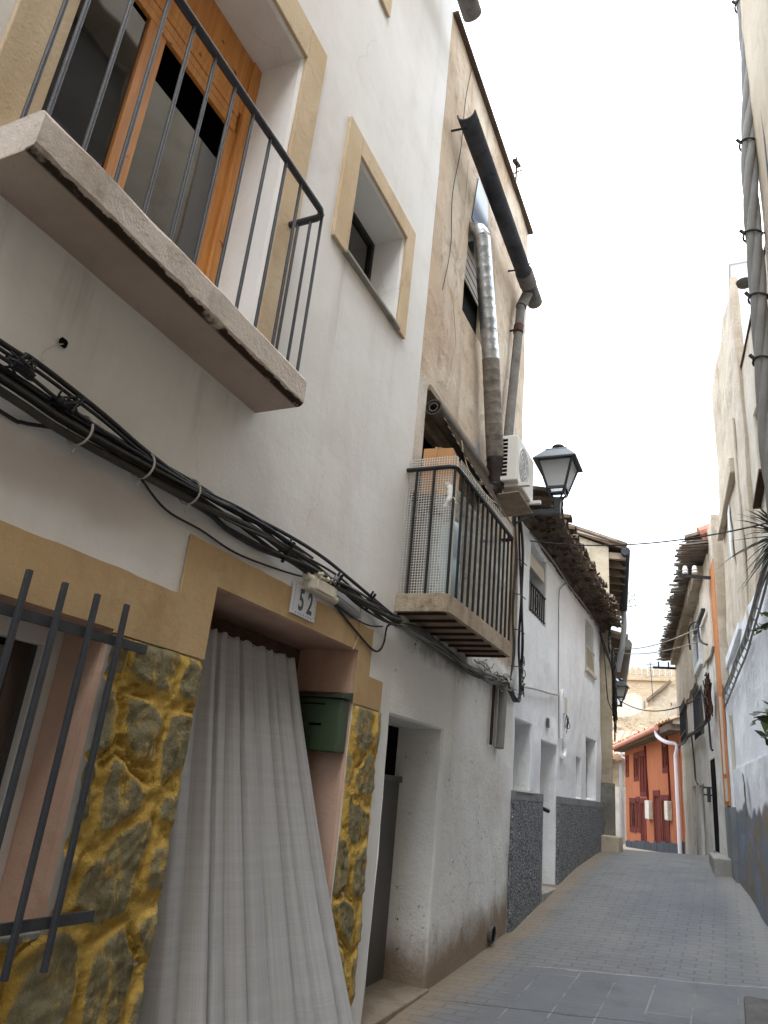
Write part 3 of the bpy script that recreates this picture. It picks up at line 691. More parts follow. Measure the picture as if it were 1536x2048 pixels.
# mailbox on the right door jamb
def mailbox():
    t = thing('mailbox', (-1.93, 3.46, 1.73), 'dark green metal mailbox on the door jamb beside the curtain', 'mailbox')
    x0, x1, y0, y1, z0, z1 = -2.09, -1.80, 3.40, 3.505, 1.725, 1.99
    mb = MB(); mb.wbox(x0, x1, y0, y1, z0, z1); obj('body', mb, 'green', t, bevel=.006)
    mb = MB(); mb.prism([(x0 - .01, y0 - .025, z1 + .002), (x0 - .01, y1, z1 + .002), (x0 - .01, y1, z1 + .045), (x0 - .01, y0 + .03, z1 + .03)], (x1 - x0 + .025, 0, 0)); obj('lid', mb, 'green_dk', t, bevel=.003)
    mb = MB(); mb.wbox(x0 + .12, x1 - .10, y0 - .004, y0 + .002, z0 + .125, z0 + .137); mb.wbox(x0 + .06, x0 + .2, y0 - .003, y0 + .002, z0 + .23, z0 + .238); obj('slot', mb, 'black', t)
    mb = MB(); mb.tube([(x0 + .06, y0 - .008, z0 + .06), (x0 + .06, y0 + .01, z0 + .06)], .009, 10); obj('lock', mb, 'alu', t, smooth=True)
mailbox()
# number tile
def tile52():
    o_ = .012
    t = thing('number_tile', LF(2.88, 2.37, o_), 'glazed white house number tile reading 52 above the doorway', 'sign')
    s0, s1, z0, z1 = 2.77, 2.995, 2.292, 2.44
    mb = MB(); mb.box(LF, s0, s1, z0, z1, o_ - .004, o_ + .008); obj('plate', mb, 'ceramic', t, bevel=.003)
    mb = MB(); f = o_ + .0085
    for k in range(9):
        z = z0 + .016 + k * .0145
        for s in (s0 + .012, s1 - .016):
            mb.quad(LF(s + .004 * (k % 2), z, f), LF(s + .006 + .003 * (k % 2), z, f), LF(s + .004, z + .009, f), LF(s, z + .009, f))
    for k in range(7):
        s = s0 + .035 + k * .024; mb.quad(LF(s, z0 + .008, f), LF(s + .013, z0 + .008, f), LF(s + .010, z0 + .016, f), LF(s + .004, z0 + .016, f))
    obj('border_pattern', mb, 'ink_blue', t)
    for ch, s in (('5', 2.825), ('2', 2.905)):
        cu = bpy.data.curves.new('digit', 'FONT'); cu.body = ch; cu.size = .16; cu.extrude = .0006; cu.offset = .0035
        tmp = bpy.data.objects.new('tmp', cu); COL.objects.link(tmp); bpy.context.view_layer.update()
        me = bpy.data.meshes.new_from_object(tmp.evaluated_get(bpy.context.evaluated_depsgraph_get())); bpy.data.objects.remove(tmp)
        mb = MB()
        for vv in me.vertices: mb.v.append(LF(s + vv.co.x * .62, z0 + .030 + vv.co.y * .88, f + .0006 + vv.co.z))
        for p in me.polygons: mb.f.append(tuple(p.vertices)); mb.mi.append(0)
        obj('digit', mb, 'ink', t)
tile52()
# cable bundle of house A
def cables_A():
    t = thing('cable_bundle', LF(2.5, 2.5, .05), 'thick black cable bundle clipped along the cream facade above the number tile', 'cables')
    ctr = [(-3, 2.62), (-1.2, 2.58), (.3, 2.55), (1.11, 2.53), (1.38, 2.52), (1.96, 2.54), (2.2, 2.545), (2.4, 2.545), (2.6, 2.54), (2.8, 2.54), (3.0, 2.535), (3.2, 2.53), (3.4, 2.52), (3.6, 2.515), (3.78, 2.51), (3.95, 2.52)]
    offs = [(0, 0, .012), (.026, .004, .009), (-.024, .01, .013), (.012, .022, .007), (-.012, -.02, .009), (.042, -.01, .006), (-.042, .0, .007), (.018, -.015, .006), (-.03, .02, .005), (.034, .016, .006), (.004, .03, .005)]
    for i, (dz, do, r) in enumerate(offs):
        pts = []
        for s, z in ctr:
            fac = 1 if s < 2.0 else max(.5, 1 - (s - 2) * .5)
            a = s * (1.6 if s < 2.2 else 5) + i * .9; tw = .008 if s < 2.2 else .016
            pts.append(LF(s, z + dz * fac + tw * math.sin(a), .045 + do * fac + tw * math.cos(a)))
        mb = MB(); mb.tube(curve(pts, 10), r, 8); obj('cable', mb, 'cable' if i % 2 else 'cable_dusty', t, smooth=True)
    for k, pl in enumerate([
        [(-2, 2.66), (.4, 2.64), (1.08, 2.625), (1.17, 2.635), (1.45, 2.61), (1.7, 2.575), (1.98, 2.565), (2.54, 2.60), (2.91, 2.605), (3.25, 2.58), (3.65, 2.545), (3.9, 2.52)],
        [(-2, 2.64), (.4, 2.62), (1.08, 2.60), (1.2, 2.605), (1.45, 2.585), (1.7, 2.555), (2.1, 2.55)],
        [(-2, 2.60), (.6, 2.575), (1.1, 2.575), (1.3, 2.555), (1.6, 2.545), (2.0, 2.55), (2.4, 2.57), (2.8, 2.56)]]):
        mb = MB(); mb.tube(curve([LF(s, z, .06 + .01 * k) for s, z in pl], 8), [.009, .006, .006][k], 8); obj('cable', mb, 'cable', t, smooth=True)
    for s, z in ((1.40, 2.525), (1.68, 2.535), (1.93, 2.54)):
        mb = MB(); pts = [LF(s + .01 * math.sin(a), z + .050 * math.cos(a), .045 + .042 * math.sin(a)) for a in [2 * math.pi * i / 16 for i in range(17)]]
        mb.tube(pts, .004, 6); mb.tube([LF(s, z - .06, .05), LF(s - .015, z - .085, .055)], .004, 6); obj('cable_tie', mb, 'tie', t, smooth=True)
    for s, z in ((1.14, 2.59), (1.30, 2.565)):      # tangled connectors
        mb = MB()
        for k in range(9): mb.tube(curve([LF(s + R(-.05, .05), z + R(-.03, .03), .07 + R(-.01, .03)) for _ in range(4)], 4), .0035, 5)
        mb.tube([LF(s - .03, z - .005, .08), LF(s + .03, z - .012, .08)], .013, 8); obj('connector', mb, 'cable', t, smooth=True)
    for s, z in ((2.62, 2.53), (3.1, 2.52), (3.5, 2.53)):
        mb = MB(); mb.tube([LF(s, z, -.01), LF(s - .01, z + .01, .05), LF(s - .02, z + .055, .08)], .006, 6); mb.tube([LF(s - .01, z - .05, .04), LF(s, z + .045, .085)], .008, 6); obj('wall_clip', mb, 'black_iron', t, smooth=True)
cables_A()
string_thing('cable', [LF(.6, 2.50, .012), LF(1.15, 2.465, .015), LF(1.23, 2.468, .015), LF(1.33, 2.50, .02), (LF(1.42, 2.51, .03))], .006, 'cable', 'short black cable looping below the bundle near the grille window', 'cable')
string_thing('cable', [LF(1.69, 2.51, .02), LF(1.86, 2.445, .015), LF(2.07, 2.44, .015), LF(2.31, 2.425, .015), LF(2.65, 2.455, .015), LF(2.87, 2.485, .02)], .0045, 'cable', 'thin dark cable sagging over the ochre band into the junction box', 'cable')
string_thing('cable', [LF(1.97, 2.535, .05), LF(2.19, 2.49, .035), LF(2.44, 2.49, .03), LF(2.67, 2.51, .035), LF(2.86, 2.497, .04)], .011, 'cable', 'thick black cable branching from the bundle down to the junction box', 'cable')
string_thing('cable', [LF(3.08, 2.45, .03), LF(3.12, 2.44, .025), LF(3.26, 2.405, .02), LF(3.47, 2.345, .02), LF(3.66, 2.30, .02), LF(3.755, 2.31, .02), LF(3.80, 2.37, .025), LF(3.81, 2.46, .03), LF(3.86, 2.49, .04)], .006, 'cable', 'dark twisted cable drooping in a loop beneath the junction box', 'cable')
string_thing('cable', [LF(3.09, 2.45, .035), LF(3.20, 2.43, .025), LF(3.4, 2.415, .02), LF(3.6, 2.42, .02), LF(3.75, 2.45, .03)], .0045, 'cable', 'thin black cable bowing right from the junction box to the party wall', 'cable')
string_thing('string', [LF(3.44, 2.52, .03), LF(3.47, 2.45, .02), LF(3.49, 2.36, .018), LF(3.46, 2.30, .018), LF(3.43, 2.255, .02)], .003, 'string', 'pale string dangling over the right end of the door lintel', 'string')
def jbox():
    t = thing('junction_box', LF(2.97, 2.46, .03), 'yellowed plastic junction box smeared with white foam over the doorway', 'junction box')
    mb = MB(); mb.box(LF, 2.85, 3.12, 2.425, 2.50, .005, .06); obj('casing', mb, 'white_plastic', t, bevel=.012)
    mb = MB(); mb.box(LF, 2.90, 3.08, 2.437, 2.49, .06, .068); obj('lid', mb, 'white_plastic', t, bevel=.004)
    mb = MB()
    for s, z in ((2.86, 2.475), (2.92, 2.49), (3.115, 2.44)): mb.tube([LF(s - .035, z + .01, .035), LF(s + .02, z, .04)], .022, 10)
    obj('gland', mb, 'white_plastic', t, smooth=True)
    mb = MB()
    for k in range(26):
        s = R(2.89, 3.13); c = LF(s, 2.508 + R(-.012, .014), R(.03, .07)); r = R(.007, .014); mb.lathe(c - V((0, 0, r)), [(r * .2, 0), (r * .85, r * .5), (r, r), (r * .8, r * 1.5), (r * .2, r * 2)], 7)
    obj('foam_blob', mb, 'foam', t, smooth=True)
    mb = MB(); mb.tube(curve([LF(3.08, 2.50, .045), LF(3.09, 2.55, .06), LF(3.12, 2.57, .06)], 5), .014, 10); mb.tube([LF(3.12, 2.462, .03), LF(3.42, 2.435, .025)], .022, 10); obj('conduit', mb, 'pvc', t, smooth=True)
jbox()

# ------------------------------------------------------------------ HOUSE B
def house_B():
    t = thing('townhouse', (-1.8, 5.4, 0), 'tall stained tan plaster house with whitewashed base and a cluttered netted balcony', 'house')
    holes = [(4.04, 4.95, -.3, 1.985, .34), (4.19, 5.40, 2.70, 4.29, .3), (4.78, 5.6, 5.40, 6.36, .16)]
    obj('wall', wall(LF, 4.021, 6.86, -.5, 8.0, holes, .5, .15, .014), 'B_wall', t)
    mb = MB(); mb.wbox(-9, -1.755, 4.03, 6.89, 8.0, 8.035)
    obj('roof', mb, 'tile_dk', t)
    mb = MB(); mb.wbox(-7, -2.3, 4.03, 6.86, -.4, 8.0); obj('body', mb, 'B_wall', t)
    # gutter with downpipe
    g0, g1 = V((-1.645, 4.12, 6.86)), V((-1.645, 6.60, 6.77)); mb = MB(); N = 12
    ring = []
    for p in (g0, g1):
        for rr in (.082, .070):
            for k in range(N + 1):
                a = math.pi + math.pi * k / N * 1.0; ring.append(p + V((rr * math.cos(a), 0, rr * math.sin(a))))
    mb.v += ring; n1 = N + 1
    for k in range(N):
        mb.f += [(k, k + 1, 2 * n1 + k + 1, 2 * n1 + k), (n1 + k, n1 + k + 1, 3 * n1 + k + 1, 3 * n1 + k), (k, k + 1, n1 + k + 1, n1 + k), (2 * n1 + k, 2 * n1 + k + 1, 3 * n1 + k + 1, 3 * n1 + k)]; mb.mi += [0] * 4
    for k in (0, N): mb.f.append((k, 2 * n1 + k, 3 * n1 + k, n1 + k)); mb.mi.append(0)
    gu = obj('gutter', mb, 'fibre_dk', t, smooth=True)
    mb = MB(); mb.tube([(-1.645, 6.10, 6.79), (-1.645, 6.30, 6.785)], .092, 16); mb.tube([(-1.645, 6.3, 6.785), (-1.645, 6.62, 6.77)], .085, 16); obj('gutter_end', mb, 'fibre', gu, smooth=True)
    mb = MB()
    for y in (4.2, 6.05): mb.tube([(-1.82, y, 6.80), (-1.66, y, 6.78), (-1.56, y, 6.84)], .010, 6)
    obj('gutter_bracket', mb, 'black_iron', gu, smooth=True)
    mb = MB(); mb.tube([(-1.66, 6.38, 6.75), (-1.70, 6.36, 6.62), (-1.715, 6.30, 6.5)], .058, 14); mb.tube([(-1.715, 6.30, 6.5), (-1.715, 6.02, 4.87), (-1.715, 5.98, 4.5)], .046, 14)
    dp = obj('downpipe', mb, 'fibre', t, smooth=True)
    mb = MB(); mb.tube([(-1.715, 6.245, 6.22), (-1.715, 6.225, 6.12)], .054, 14); mb.tube([(-1.85, 6.235, 6.17), (-1.7, 6.235, 6.17)], .012, 6); obj('pipe_collar', mb, 'rust', dp, smooth=True)
    # upper window with lowered slats and a blued metal flap
    mb = MB(); mb.box(LF, 4.78, 5.6, 5.4, 6.36, -.18, -.16); obj('pane', mb, 'black', t)
    mb = MB()
    for k in range(9): mb.box(LF, 4.80, 5.58, 6.30 - k * .045, 6.336 - k * .045, -.11, -.10 + .004 * (k % 2))
    obj('roller_shutter', mb, 'slat', t)
    mb = MB(); mb.prism([LF(4.80, 6.40, .012), LF(5.28, 6.36, .03), LF(5.20, 6.95, .012), LF(4.92, 6.98, .008)], (.006, 0, 0)); obj('metal_flap', mb, 'scorch', t)
    # balcony door: dark room, frame
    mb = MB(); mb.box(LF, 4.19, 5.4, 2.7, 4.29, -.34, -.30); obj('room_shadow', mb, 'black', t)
    mb = frame_ring(LF, 4.19, 5.40, 2.70, 4.29, .06, -.26, -.2); obj('door_frame', mb, 'oldwood', t)
    mb = MB(); mb.box(LF, 4.2, 5.42, 4.285, 4.33, -.3, .012); obj('lintel', mb, 'oldwood', t)
    # ground floor door
    mb = MB(); mb.box(LF, 4.04, 4.95, .2, 1.62, -.33, -.29); mb.box(LF, 4.04, 4.95, 1.62, 1.66, -.33, -.27)
    d = obj('door', mb, 'door_grey', t); mb = MB(); mb.box(LF, 4.04, 4.95, 1.66, 1.985, -.335, -.33); obj('fanlight', mb, 'black', d)
    mb = MB(); mb.hexa([LF(4.03, .2, -.34), LF(4.97, .2, -.34), LF(4.97, .2, .02), LF(4.03, .2, .02), LF(4.03, .42, -.34), LF(4.97, .44, -.34), LF(4.97, .435, .02), LF(4.03, .415, .02)]); obj('threshold', mb, 'dusty', t, bevel=.008)
    # balcony
    s0, s1, ob, zb, zt = 3.95, 5.42, .35, 2.59, 2.70
    def corner(s0, s1, o, r, n=5):
        P = [(s0, -.01)]
        for k in range(n + 1): a = math.pi / 2 * k / n; P.append((s0 + r - r * math.cos(a), o - r + r * math.sin(a)))
        for k in range(n + 1): a = math.pi / 2 * k / n; P.append((s1 - r + r * math.sin(a), o - r + r * math.cos(a)))
        return P + [(s1, -.01)]
    P = corner(s0, s1, ob, .06); mb = MB()
    Pi = corner(s0 + .03, s1 - .03, ob - .03, .04)
    n = len(P)
    for lo, hi, A, B in ((zb, zt, P, P),):
        mb.v += [LF(s, zb, o) for s, o in P] + [LF(s, zt, o) for s, o in P] + [LF(s, zb, o) for s, o in Pi] + [LF(s, zb + .04, o) for s, o in Pi]
    for k in range(n - 1):
        mb.f += [(k, k + 1, n + k + 1, n + k), (k, k + 1, 2 * n + k + 1, 2 * n + k), (2 * n + k, 2 * n + k + 1, 3 * n + k + 1, 3 * n + k)]; mb.mi += [0] * 3
    mb.f.append(tuple(n + k for k in range(n))); mb.mi.append(0)
    sl_ = obj('balcony_slab', mb, 'B_slab', t)
    mb = MB()
    for k in range(8):
        s = s0 + .06 + k * (s1 - s0 - .12) / 7; mb = MB(); mb.box(LF, s - .010, s + .010, zb - .010, zb + .012, -.02, ob - .03)
        obj('joist', mb, 'rust', sl_)
    mb = MB(); mb.box(LF, s0 + .02, s1 - .02, zb + .006, zb + .03, 0, ob - .025); obj('board', mb, 'oldwood', sl_)
    zr = 3.54; Q = corner(s0 + .012, s1 - .012, ob - .015, .05)
    mb = MB(); mb.tube([LF(s, zr, o) for s, o in Q], .016, 8); rail = obj('handrail', mb, 'black_iron', t, smooth=True)
    bars = [(s0 + .012, .07), (s0 + .012, .19), (s0 + .03, ob - .025)] + [(s0 + .05 + (s1 - s0 - .1) * (k + 1) / 12, ob - .015) for k in range(12)] + [(s1 - .012, .19)]
    for s, o in bars:
        mb = MB(); mb.tube([LF(s, zt - .01, o), LF(s, zr, o)], .0095, 6); obj('baluster', mb, 'black_iron', rail, smooth=True)
    # drain at the foot
    mb = MB(); c = LF(6.33, .575, .012); mb.tube([c + V((-.02, 0, 0)), c + V((.03, 0, 0))], .062, 16, caps=False); mb.tube([c + V((.0, 0, 0)), c + V((.004, 0, 0))], .055, 16)
    obj('drain_pipe', mb, ['cement_dk'], t, smooth=True)
    mb = MB(); mb.tube([c + V((.02, 0, 0)), c + V((.022, 0, 0))], .05, 16); obj('drain_mouth', mb, 'black', t)
house_B()
# netting, clutter and blind on the balcony
def netting():
    mb = MB(); w_ = .0016
    def strip(a, b, out):
        mb.bar(a, b, w_ * 2, w_ * 2)
    s_ = 3.985; p = .0175
    n = int(.32 / p)
    def jit(i, z): return .006 * noise.noise(V((i * .3, z * 3, 1)))
    for i in range(n + 1):
        o = .0 + i * p; pts = [LF(s_ + jit(i, z) + (.004 if z > 3.5 else 0), z, o) for z in (2.71, 3.0, 3.3, 3.54, 3.63)]
        for a, b in zip(pts, pts[1:]): strip(a, b, 0)
    m = int(.92 / p)
    for j in range(m + 1):
        z = 2.71 + j * p; pts = [LF(s_ + jit(i * 6, z), z, i * .079) for i in range(5)] + [LF(s_ + .01, z, .325), LF(s_ + .04, z, .328)]
        for a, b in zip(pts, pts[1:]): strip(a, b, 0)
    for i in range(2):
        s = s_ + .02 + i * p; strip(LF(s, 2.71, .327), LF(s, 3.63, .327), 0)
    # strip draped over the front rail
    for i in range(int(1.38 / (p * 3))):
        s = s_ + .10 + i * p * 3; strip(LF(s, 3.565, .325), LF(s, 3.64 - .02 * math.sin(i * .2), .325), 0)
    for j in range(4):
        z = 3.58 + j * p; strip(LF(s_ + .1, z, .325), LF(s_ + 1.42, z - .012, .325), 0)
    tag(obj('plastic_netting', mb, 'net', base=LF(4.0, 2.7, .3)), 'white plastic mesh netting wrapped round the near side of the cluttered balcony', 'netting')
netting()
def wrinkled(name, s0, s1, z0, z1, o, amp, mat, label, cat, nx=26, nz=18, seed=1):
    mb = MB()
    for j in range(nz + 1):
        for i in range(nx + 1):
            s = s0 + (s1 - s0) * i / nx; z = z0 + (z1 - z0) * j / nz
            k = amp * (noise.noise(V((s * 5, z * 3, seed))) + .5 * noise.noise(V((s * 14, z * 9, seed))))
            mb.v.append(LF(s, z + (.03 * noise.noise(V((s * 4, 1, seed))) if j == nz else 0), o + k))
    for j in range(nz):
        for i in range(nx): a = j * (nx + 1) + i; mb.f.append((a, a + 1, a + nx + 2, a + nx + 1)); mb.mi.append(0)
    ob = obj(name, mb, mat, base=LF((s0 + s1) / 2, z0, o), smooth=True); sd_ = ob.modifiers.new('thick', 'SOLIDIFY'); sd_.thickness = .002
    return tag(ob, label, cat)
wrinkled('plastic_sheet', 4.06, 5.36, 2.72, 3.46, .29, .022, 'sheet', 'dusty clear plastic sheet hung behind the front bars of the cluttered balcony', 'plastic sheet')
def clutter():
    t = thing('cardboard_box', LF(4.15, 3.5, .17), 'brown cardboard box on top of the pile behind the netting', 'box')
    mb = MB(); mb.hexa([LF(4.06, 3.40, .06), LF(4.30, 3.40, .03), LF(4.33, 3.40, .23), LF(4.09, 3.40, .26), LF(4.06, 3.74, .06), LF(4.30, 3.74, .03), LF(4.33, 3.74, .23), LF(4.09, 3.74, .26)]); obj('carton', mb, 'carton', t, bevel=.004)
    mb = MB(); mb.bar(LF(4.055, 3.41, .155), LF(4.055, 3.735, .155), .03, .003, up=V((1, 0, 0))); mb.bar(LF(4.075, 3.744, .16), LF(4.31, 3.744, .13), .04, .003); obj('tape', mb, 'tape', t)
    mb = MB(); mb.lathe(LF(4.17, 2.70, .21), [(.10, 0), (.115, .02), (.115, .25), (.108, .27), (.115, .29), (.115, .46), (.10, .52), (.05, .55), (.04, .58)], 18)
    tag(obj('water_drum', mb, 'bluebin', base=LF(4.17, 2.7, .21), smooth=True), 'pale blue plastic drum standing behind the balcony netting', 'drum')
    mb = MB()
    for k in range(14):
        s = 4.05 + R(0, .25); z = 3.22 + R(0, .16); o = R(.03, .24); a = V((R(-1, 1), R(-1, 1), R(-.4, .4))).normalized() * .09; mb.bar(LF(s, z + .03, o) - a, LF(s, z + .03, o) + a, R(.02, .07), R(.02, .05))
    mb.wbox(-1.79, -1.72, 4.06, 4.30, 2.71, 3.25)
    tag(obj('junk_pile', mb, 'brownjunk', base=LF(4.15, 3.2, .15), bevel=.006), 'brown pile of old boards stacked between drum and cardboard box', 'junk')
    mb = MB(); 
    pts = [LF(3.99 + .02, 3.44, .26), LF(4.0, 3.40, .29), LF(3.985, 3.33, .30), LF(4.0, 3.27, .27)]; mb.tube(curve(pts, 5), [.012 + .012 * abs(math.sin(i)) for i in range(16)], 7)
    mb.tube(curve([LF(3.99, 3.42, .30), LF(3.98, 3.34, .32), LF(4.0, 3.30, .33)], 5), [.006 + .008 * abs(math.sin(i * .7)) for i in range(11)], 6)
    tag(obj('plastic_bag', mb, 'net', base=LF(4.0, 3.3, .28), smooth=True), 'crumpled white plastic bag caught in the netting corner', 'bag')
clutter()
def wrapped():
    mb = MB(); n = 22; m = 16; c = (4.175, .165)
    for j in range(m + 1):
        z = 2.71 + .74 * j / m
        for i in range(n):
            a = 2 * math.pi * i / n; k = noise.noise(V((math.cos(a) * 1.6, math.sin(a) * 1.6, z * 3))) + .6 * noise.noise(V((math.cos(a) * 5, math.sin(a) * 5, z * 8)))
            r = (.128 + .018 * k) * (1 if j < m - 2 else 1 - .22 * (j - m + 2)); mb.v.append(LF(c[0] + r * math.cos(a) * 1.05, z + .01 * k, c[1] + r * math.sin(a)))
    for j in range(m):
        for i in range(n): i2 = (i + 1) % n; mb.f.append((j * n + i, j * n + i2, (j + 1) * n + i2, (j + 1) * n + i)); mb.mi.append(0)
    tag(obj('plastic_wrap', mb, 'sheet', base=LF(4.175, 2.71, .165), smooth=True), 'crinkled translucent plastic wrapped round the pale blue drum on the balcony', 'plastic wrap')
wrapped()
def blind():
    t = thing('roller_blind', LF(4.8, 4.12, .08), 'weathered slatted roller blind rolled up under the lintel of the cluttered balcony', 'blind')
    mb = MB(); c0, c1 = LF(4.20, 4.14, .045), LF(5.40, 4.14, .045)
    N = 20
    for k in range(N):
        a = 2 * math.pi * k / N; r = .056; q = V((r * math.cos(a), 0, r * math.sin(a))); mb.bar(c0 + q, c1 + q, .024, .012, up=q.normalized())
    for k in range(9):
        a = 2 * math.pi * k / 9 + .2; r = .032; q = V((r * math.cos(a), 0, r * math.sin(a))); mb.bar(c0 + q, c1 + q, .022, .01, up=q.normalized())
    obj('roll', mb, 'slat_dk', t)
    mb = MB()
    for k in range(13):
        u = k / 12; o = .10 + .22 * u ** 1.2; z = 4.09 - .42 * u; s0_ = 4.30 + .75 * u
        mb.bar(LF(s0_, z, o), LF(5.42, z + .0, o), .036, .007, up=V((.8, 0, .6)))
    obj('loose_slats', mb, 'slat', t)
    mb = MB(); mb.tube(curve([LF(4.6, 4.06, .13), LF(4.62, 3.85, .18), LF(4.7, 3.72, .25), LF(4.75, 3.6, .36)], 6), .003, 5); obj('cord', mb, 'string', t)
blind()
def duct():
    t = thing('exhaust_duct', LF(5.2, 5.3, .1), 'spiral aluminium exhaust duct, shiny above and grimy below, bent from the upper window', 'duct')
    def seg(a, b, r, n):
        pts = []; rs = []
        a, b = V(a), V(b)
        for i in range(n + 1):
            u = i / n; pts.append(a.lerp(b, u)); rs.append(r * (1 + .015 * noise.noise(V((i, r, 0)))))
            if i < n: pts.append(a.lerp(b, u + .06 / n)); rs.append(r * 1.018); pts.append(a.lerp(b, u + .12 / n)); rs.append(r)
        return pts, rs
    a, b, c, d = LF(4.86, 6.20, .10), LF(5.24, 5.17, .12), LF(5.47, 4.33, .13), LF(5.53, 4.10, .13)
    mb = MB(); p, r = seg(a, b, .074, 12); mb.tube(p, r, 18); obj('upper_duct', mb, 'alu', t, smooth=True)
    mb = MB(); p, r = seg(b, c, .076, 9); mb.tube(p, r, 18); obj('lower_duct', mb, 'alu_old', t, smooth=True)
    mb = MB(); p = curve([c, d, LF(5.50, 4.02, .08), LF(5.42, 3.96, -.02)], 8); mb.tube(p, [.073 + .006 * (i % 2) for i in range(len(p))], 18); obj('elbow', mb, 'alu_soot', t, smooth=True)
    mb = MB(); p = curve([a, LF(4.84, 6.27, .06), LF(4.87, 6.30, -.05)], 6); mb.tube(p, [.074 + .004 * (i % 2) for i in range(len(p))], 18); obj('inlet_elbow', mb, 'alu', t, smooth=True)
duct()
def aircon():
    t = thing('air_conditioner', LF(5.72, 4.1, .2), 'off white air conditioner unit on wall brackets beside the exhaust duct', 'air conditioner')
    s0, s1, z0, z1, o0, o1 = 5.47, 6.05, 4.10, 4.53, .14, .33
    mb = MB(); mb.box(LF, s0, s1, z0, z1, o0, o1); obj('casing', mb, 'ac_white', t, bevel=.012)
    mb = MB()
    for k in range(10):
        z = z0 + .045 + k * .036; mb.box(LF, s0 - .002, s0 + .01, z, z + .024, o0 + .045, o0 + .10)
    obj('side_vent', mb, 'black', t)
    mb = MB(); c = LF(5.68, 4.31, o1 + .002)
    for r in (.05, .09, .13, .165): mb.tube([c + V((0, r * math.cos(a), r * math.sin(a))) for a in [2 * math.pi * i / 28 for i in range(29)]], .004, 5)
    for k in range(12): a = k * math.pi / 6; mb.tube([c + V((0, .04 * math.cos(a), .04 * math.sin(a))), c + V((0, .168 * math.cos(a), .168 * math.sin(a)))], .003, 5)
    obj('fan_grille', mb, 'ac_white', t)
    mb = MB(); mb.tube([c - V((.003, 0, 0)), c + V((.001, 0, 0))], .165, 24); obj('fan_opening', mb, 'pvc', t)
    for s in (5.55, 5.97):
        mb = MB(); mb.box(LF, s - .02, s + .02, z0 - .03, z0, -.01, .42); obj('bracket', mb, 'ac_white', t)
    mb = MB(); mb.hexa([LF(5.5, 3.98, .05), LF(6.02, 3.98, .05), LF(6.02, 4.0, .34), LF(5.5, 4.0, .34), LF(5.5, 3.99, .05), LF(6.02, 3.99, .05), LF(6.02, 4.01, .34), LF(5.5, 4.01, .34)]); obj('drip_tray', mb, 'oldwood', t)
    mb = MB(); mb.box(LF, 5.3, 5.38, 4.02, 4.42, 0, .02); obj('cover_plate', mb, 'pvc', t)
aircon()
def lantern():
    c = V((-1.36, 6.60, 4.24))
    t = thing('wall_lantern', (-1.8, 6.60, 4.24), 'black four sided street lantern on a wall arm at the corner of the tan house', 'street lamp', 'lanterns on wall arms along the street')
    mb = MB(); mb.bar((-1.80, 6.60, 4.24), (-1.33, 6.60, 4.24), .035, .05); mb.wbox(-1.81, -1.785, 6.54, 6.66, 4.12, 4.36); mb.bar((-1.79, 6.6, 4.13), (-1.62, 6.6, 4.22), .02, .02); obj('arm', mb, 'lantern', t, bevel=.004)
    mb = MB(); mb.hexa([c + V((x * .025, y * .025, -.03)) for x, y in ((-1, -1), (1, -1), (1, 1), (-1, 1))] + [c + V((x * .035, y * .035, .13)) for x, y in ((-1, -1), (1, -1), (1, 1), (-1, 1))])
    zb, zt, hb, ht = .225, .50, .085, .165
    for x, y in ((-1, -1), (1, -1), (1, 1), (-1, 1)): mb.bar(c + V((x * .028, y * .028, .11)), c + V((x * hb * .95, y * hb * .95, zb)), .014, .02)
    obj('stem', mb, 'lantern', t, bevel=.003)
    mb = MB(); cs = ((-1, -1), (1, -1), (1, 1), (-1, 1))
    for i, (x, y) in enumerate(cs):
        mb.bar(c + V((x * hb, y * hb, zb)), c + V((x * ht, y * ht, zt)), .018, .018)
        x2, y2 = cs[(i + 1) % 4]
        for h, z, q in ((hb, zb, .024), (ht, zt, .016), (hb * .84, zb - .05, .014)): mb.bar(c + V((x * h, y * h, z)), c + V((x2 * h, y2 * h, z)), q, q)
        mb.bar(c + V((x * hb * .84, y * hb * .84, zb - .05)), c + V((x * hb, y * hb, zb)), .016, .016)
    obj('frame', mb, 'lantern', t)
    for i, (x, y) in enumerate(cs):
        x2, y2 = cs[(i + 1) % 4]; mb = MB(); k = .97
        mb.prism([c + V((x * hb * k, y * hb * k, zb)), c + V((x2 * hb * k, y2 * hb * k, zb)), c + V((x2 * ht * k, y2 * ht * k, zt)), c + V((x * ht * k, y * ht * k, zt))], V((-(x + x2) / 2, -(y + y2) / 2, 0)) * .004); obj('glass_pane', mb, 'frost', t)
    mb = MB(); lv = [(.210, .49), (.210, .508), (.115, .62), (.100, .645), (.02, .65)]
    for h, z in lv: mb.v += [c + V((x * h, y * h, z)) for x, y in cs]
    for k in range(len(lv) - 1):
        for i in range(4): j = (i + 1) % 4; mb.f.append((k * 4 + i, k * 4 + j, k * 4 + 4 + j, k * 4 + 4 + i)); mb.mi.append(0)
    mb.f += [(3, 2, 1, 0), tuple(range(len(lv) * 4 - 4, len(lv) * 4))]; mb.mi += [0, 0]
    obj('hood', mb, 'lantern', t, bevel=.004)
    mb = MB(); mb.lathe(c + V((0, 0, .648)), [(.05, 0), (.035, .018), (.06, .03), (.064, .05), (.04, .07), (.024, .078), (.01, .088)], 14); obj('finial', mb, 'lantern', t, smooth=True)
    mb = MB(); mb.lathe(c + V((0, 0, .32)), [(.01, 0), (.035, .03), (.045, .08), (.03, .13), (.02, .17)], 12); obj('bulb', mb, 'insul', t, smooth=True)
    l2 = copy_tree(t); l2.location = (-2.13, 15.0, 3.46); l2.scale = (.72, .72, .72)
    l2['label'] = 'farther street lantern on the beige house, hanging before the castle rocks'
lantern()
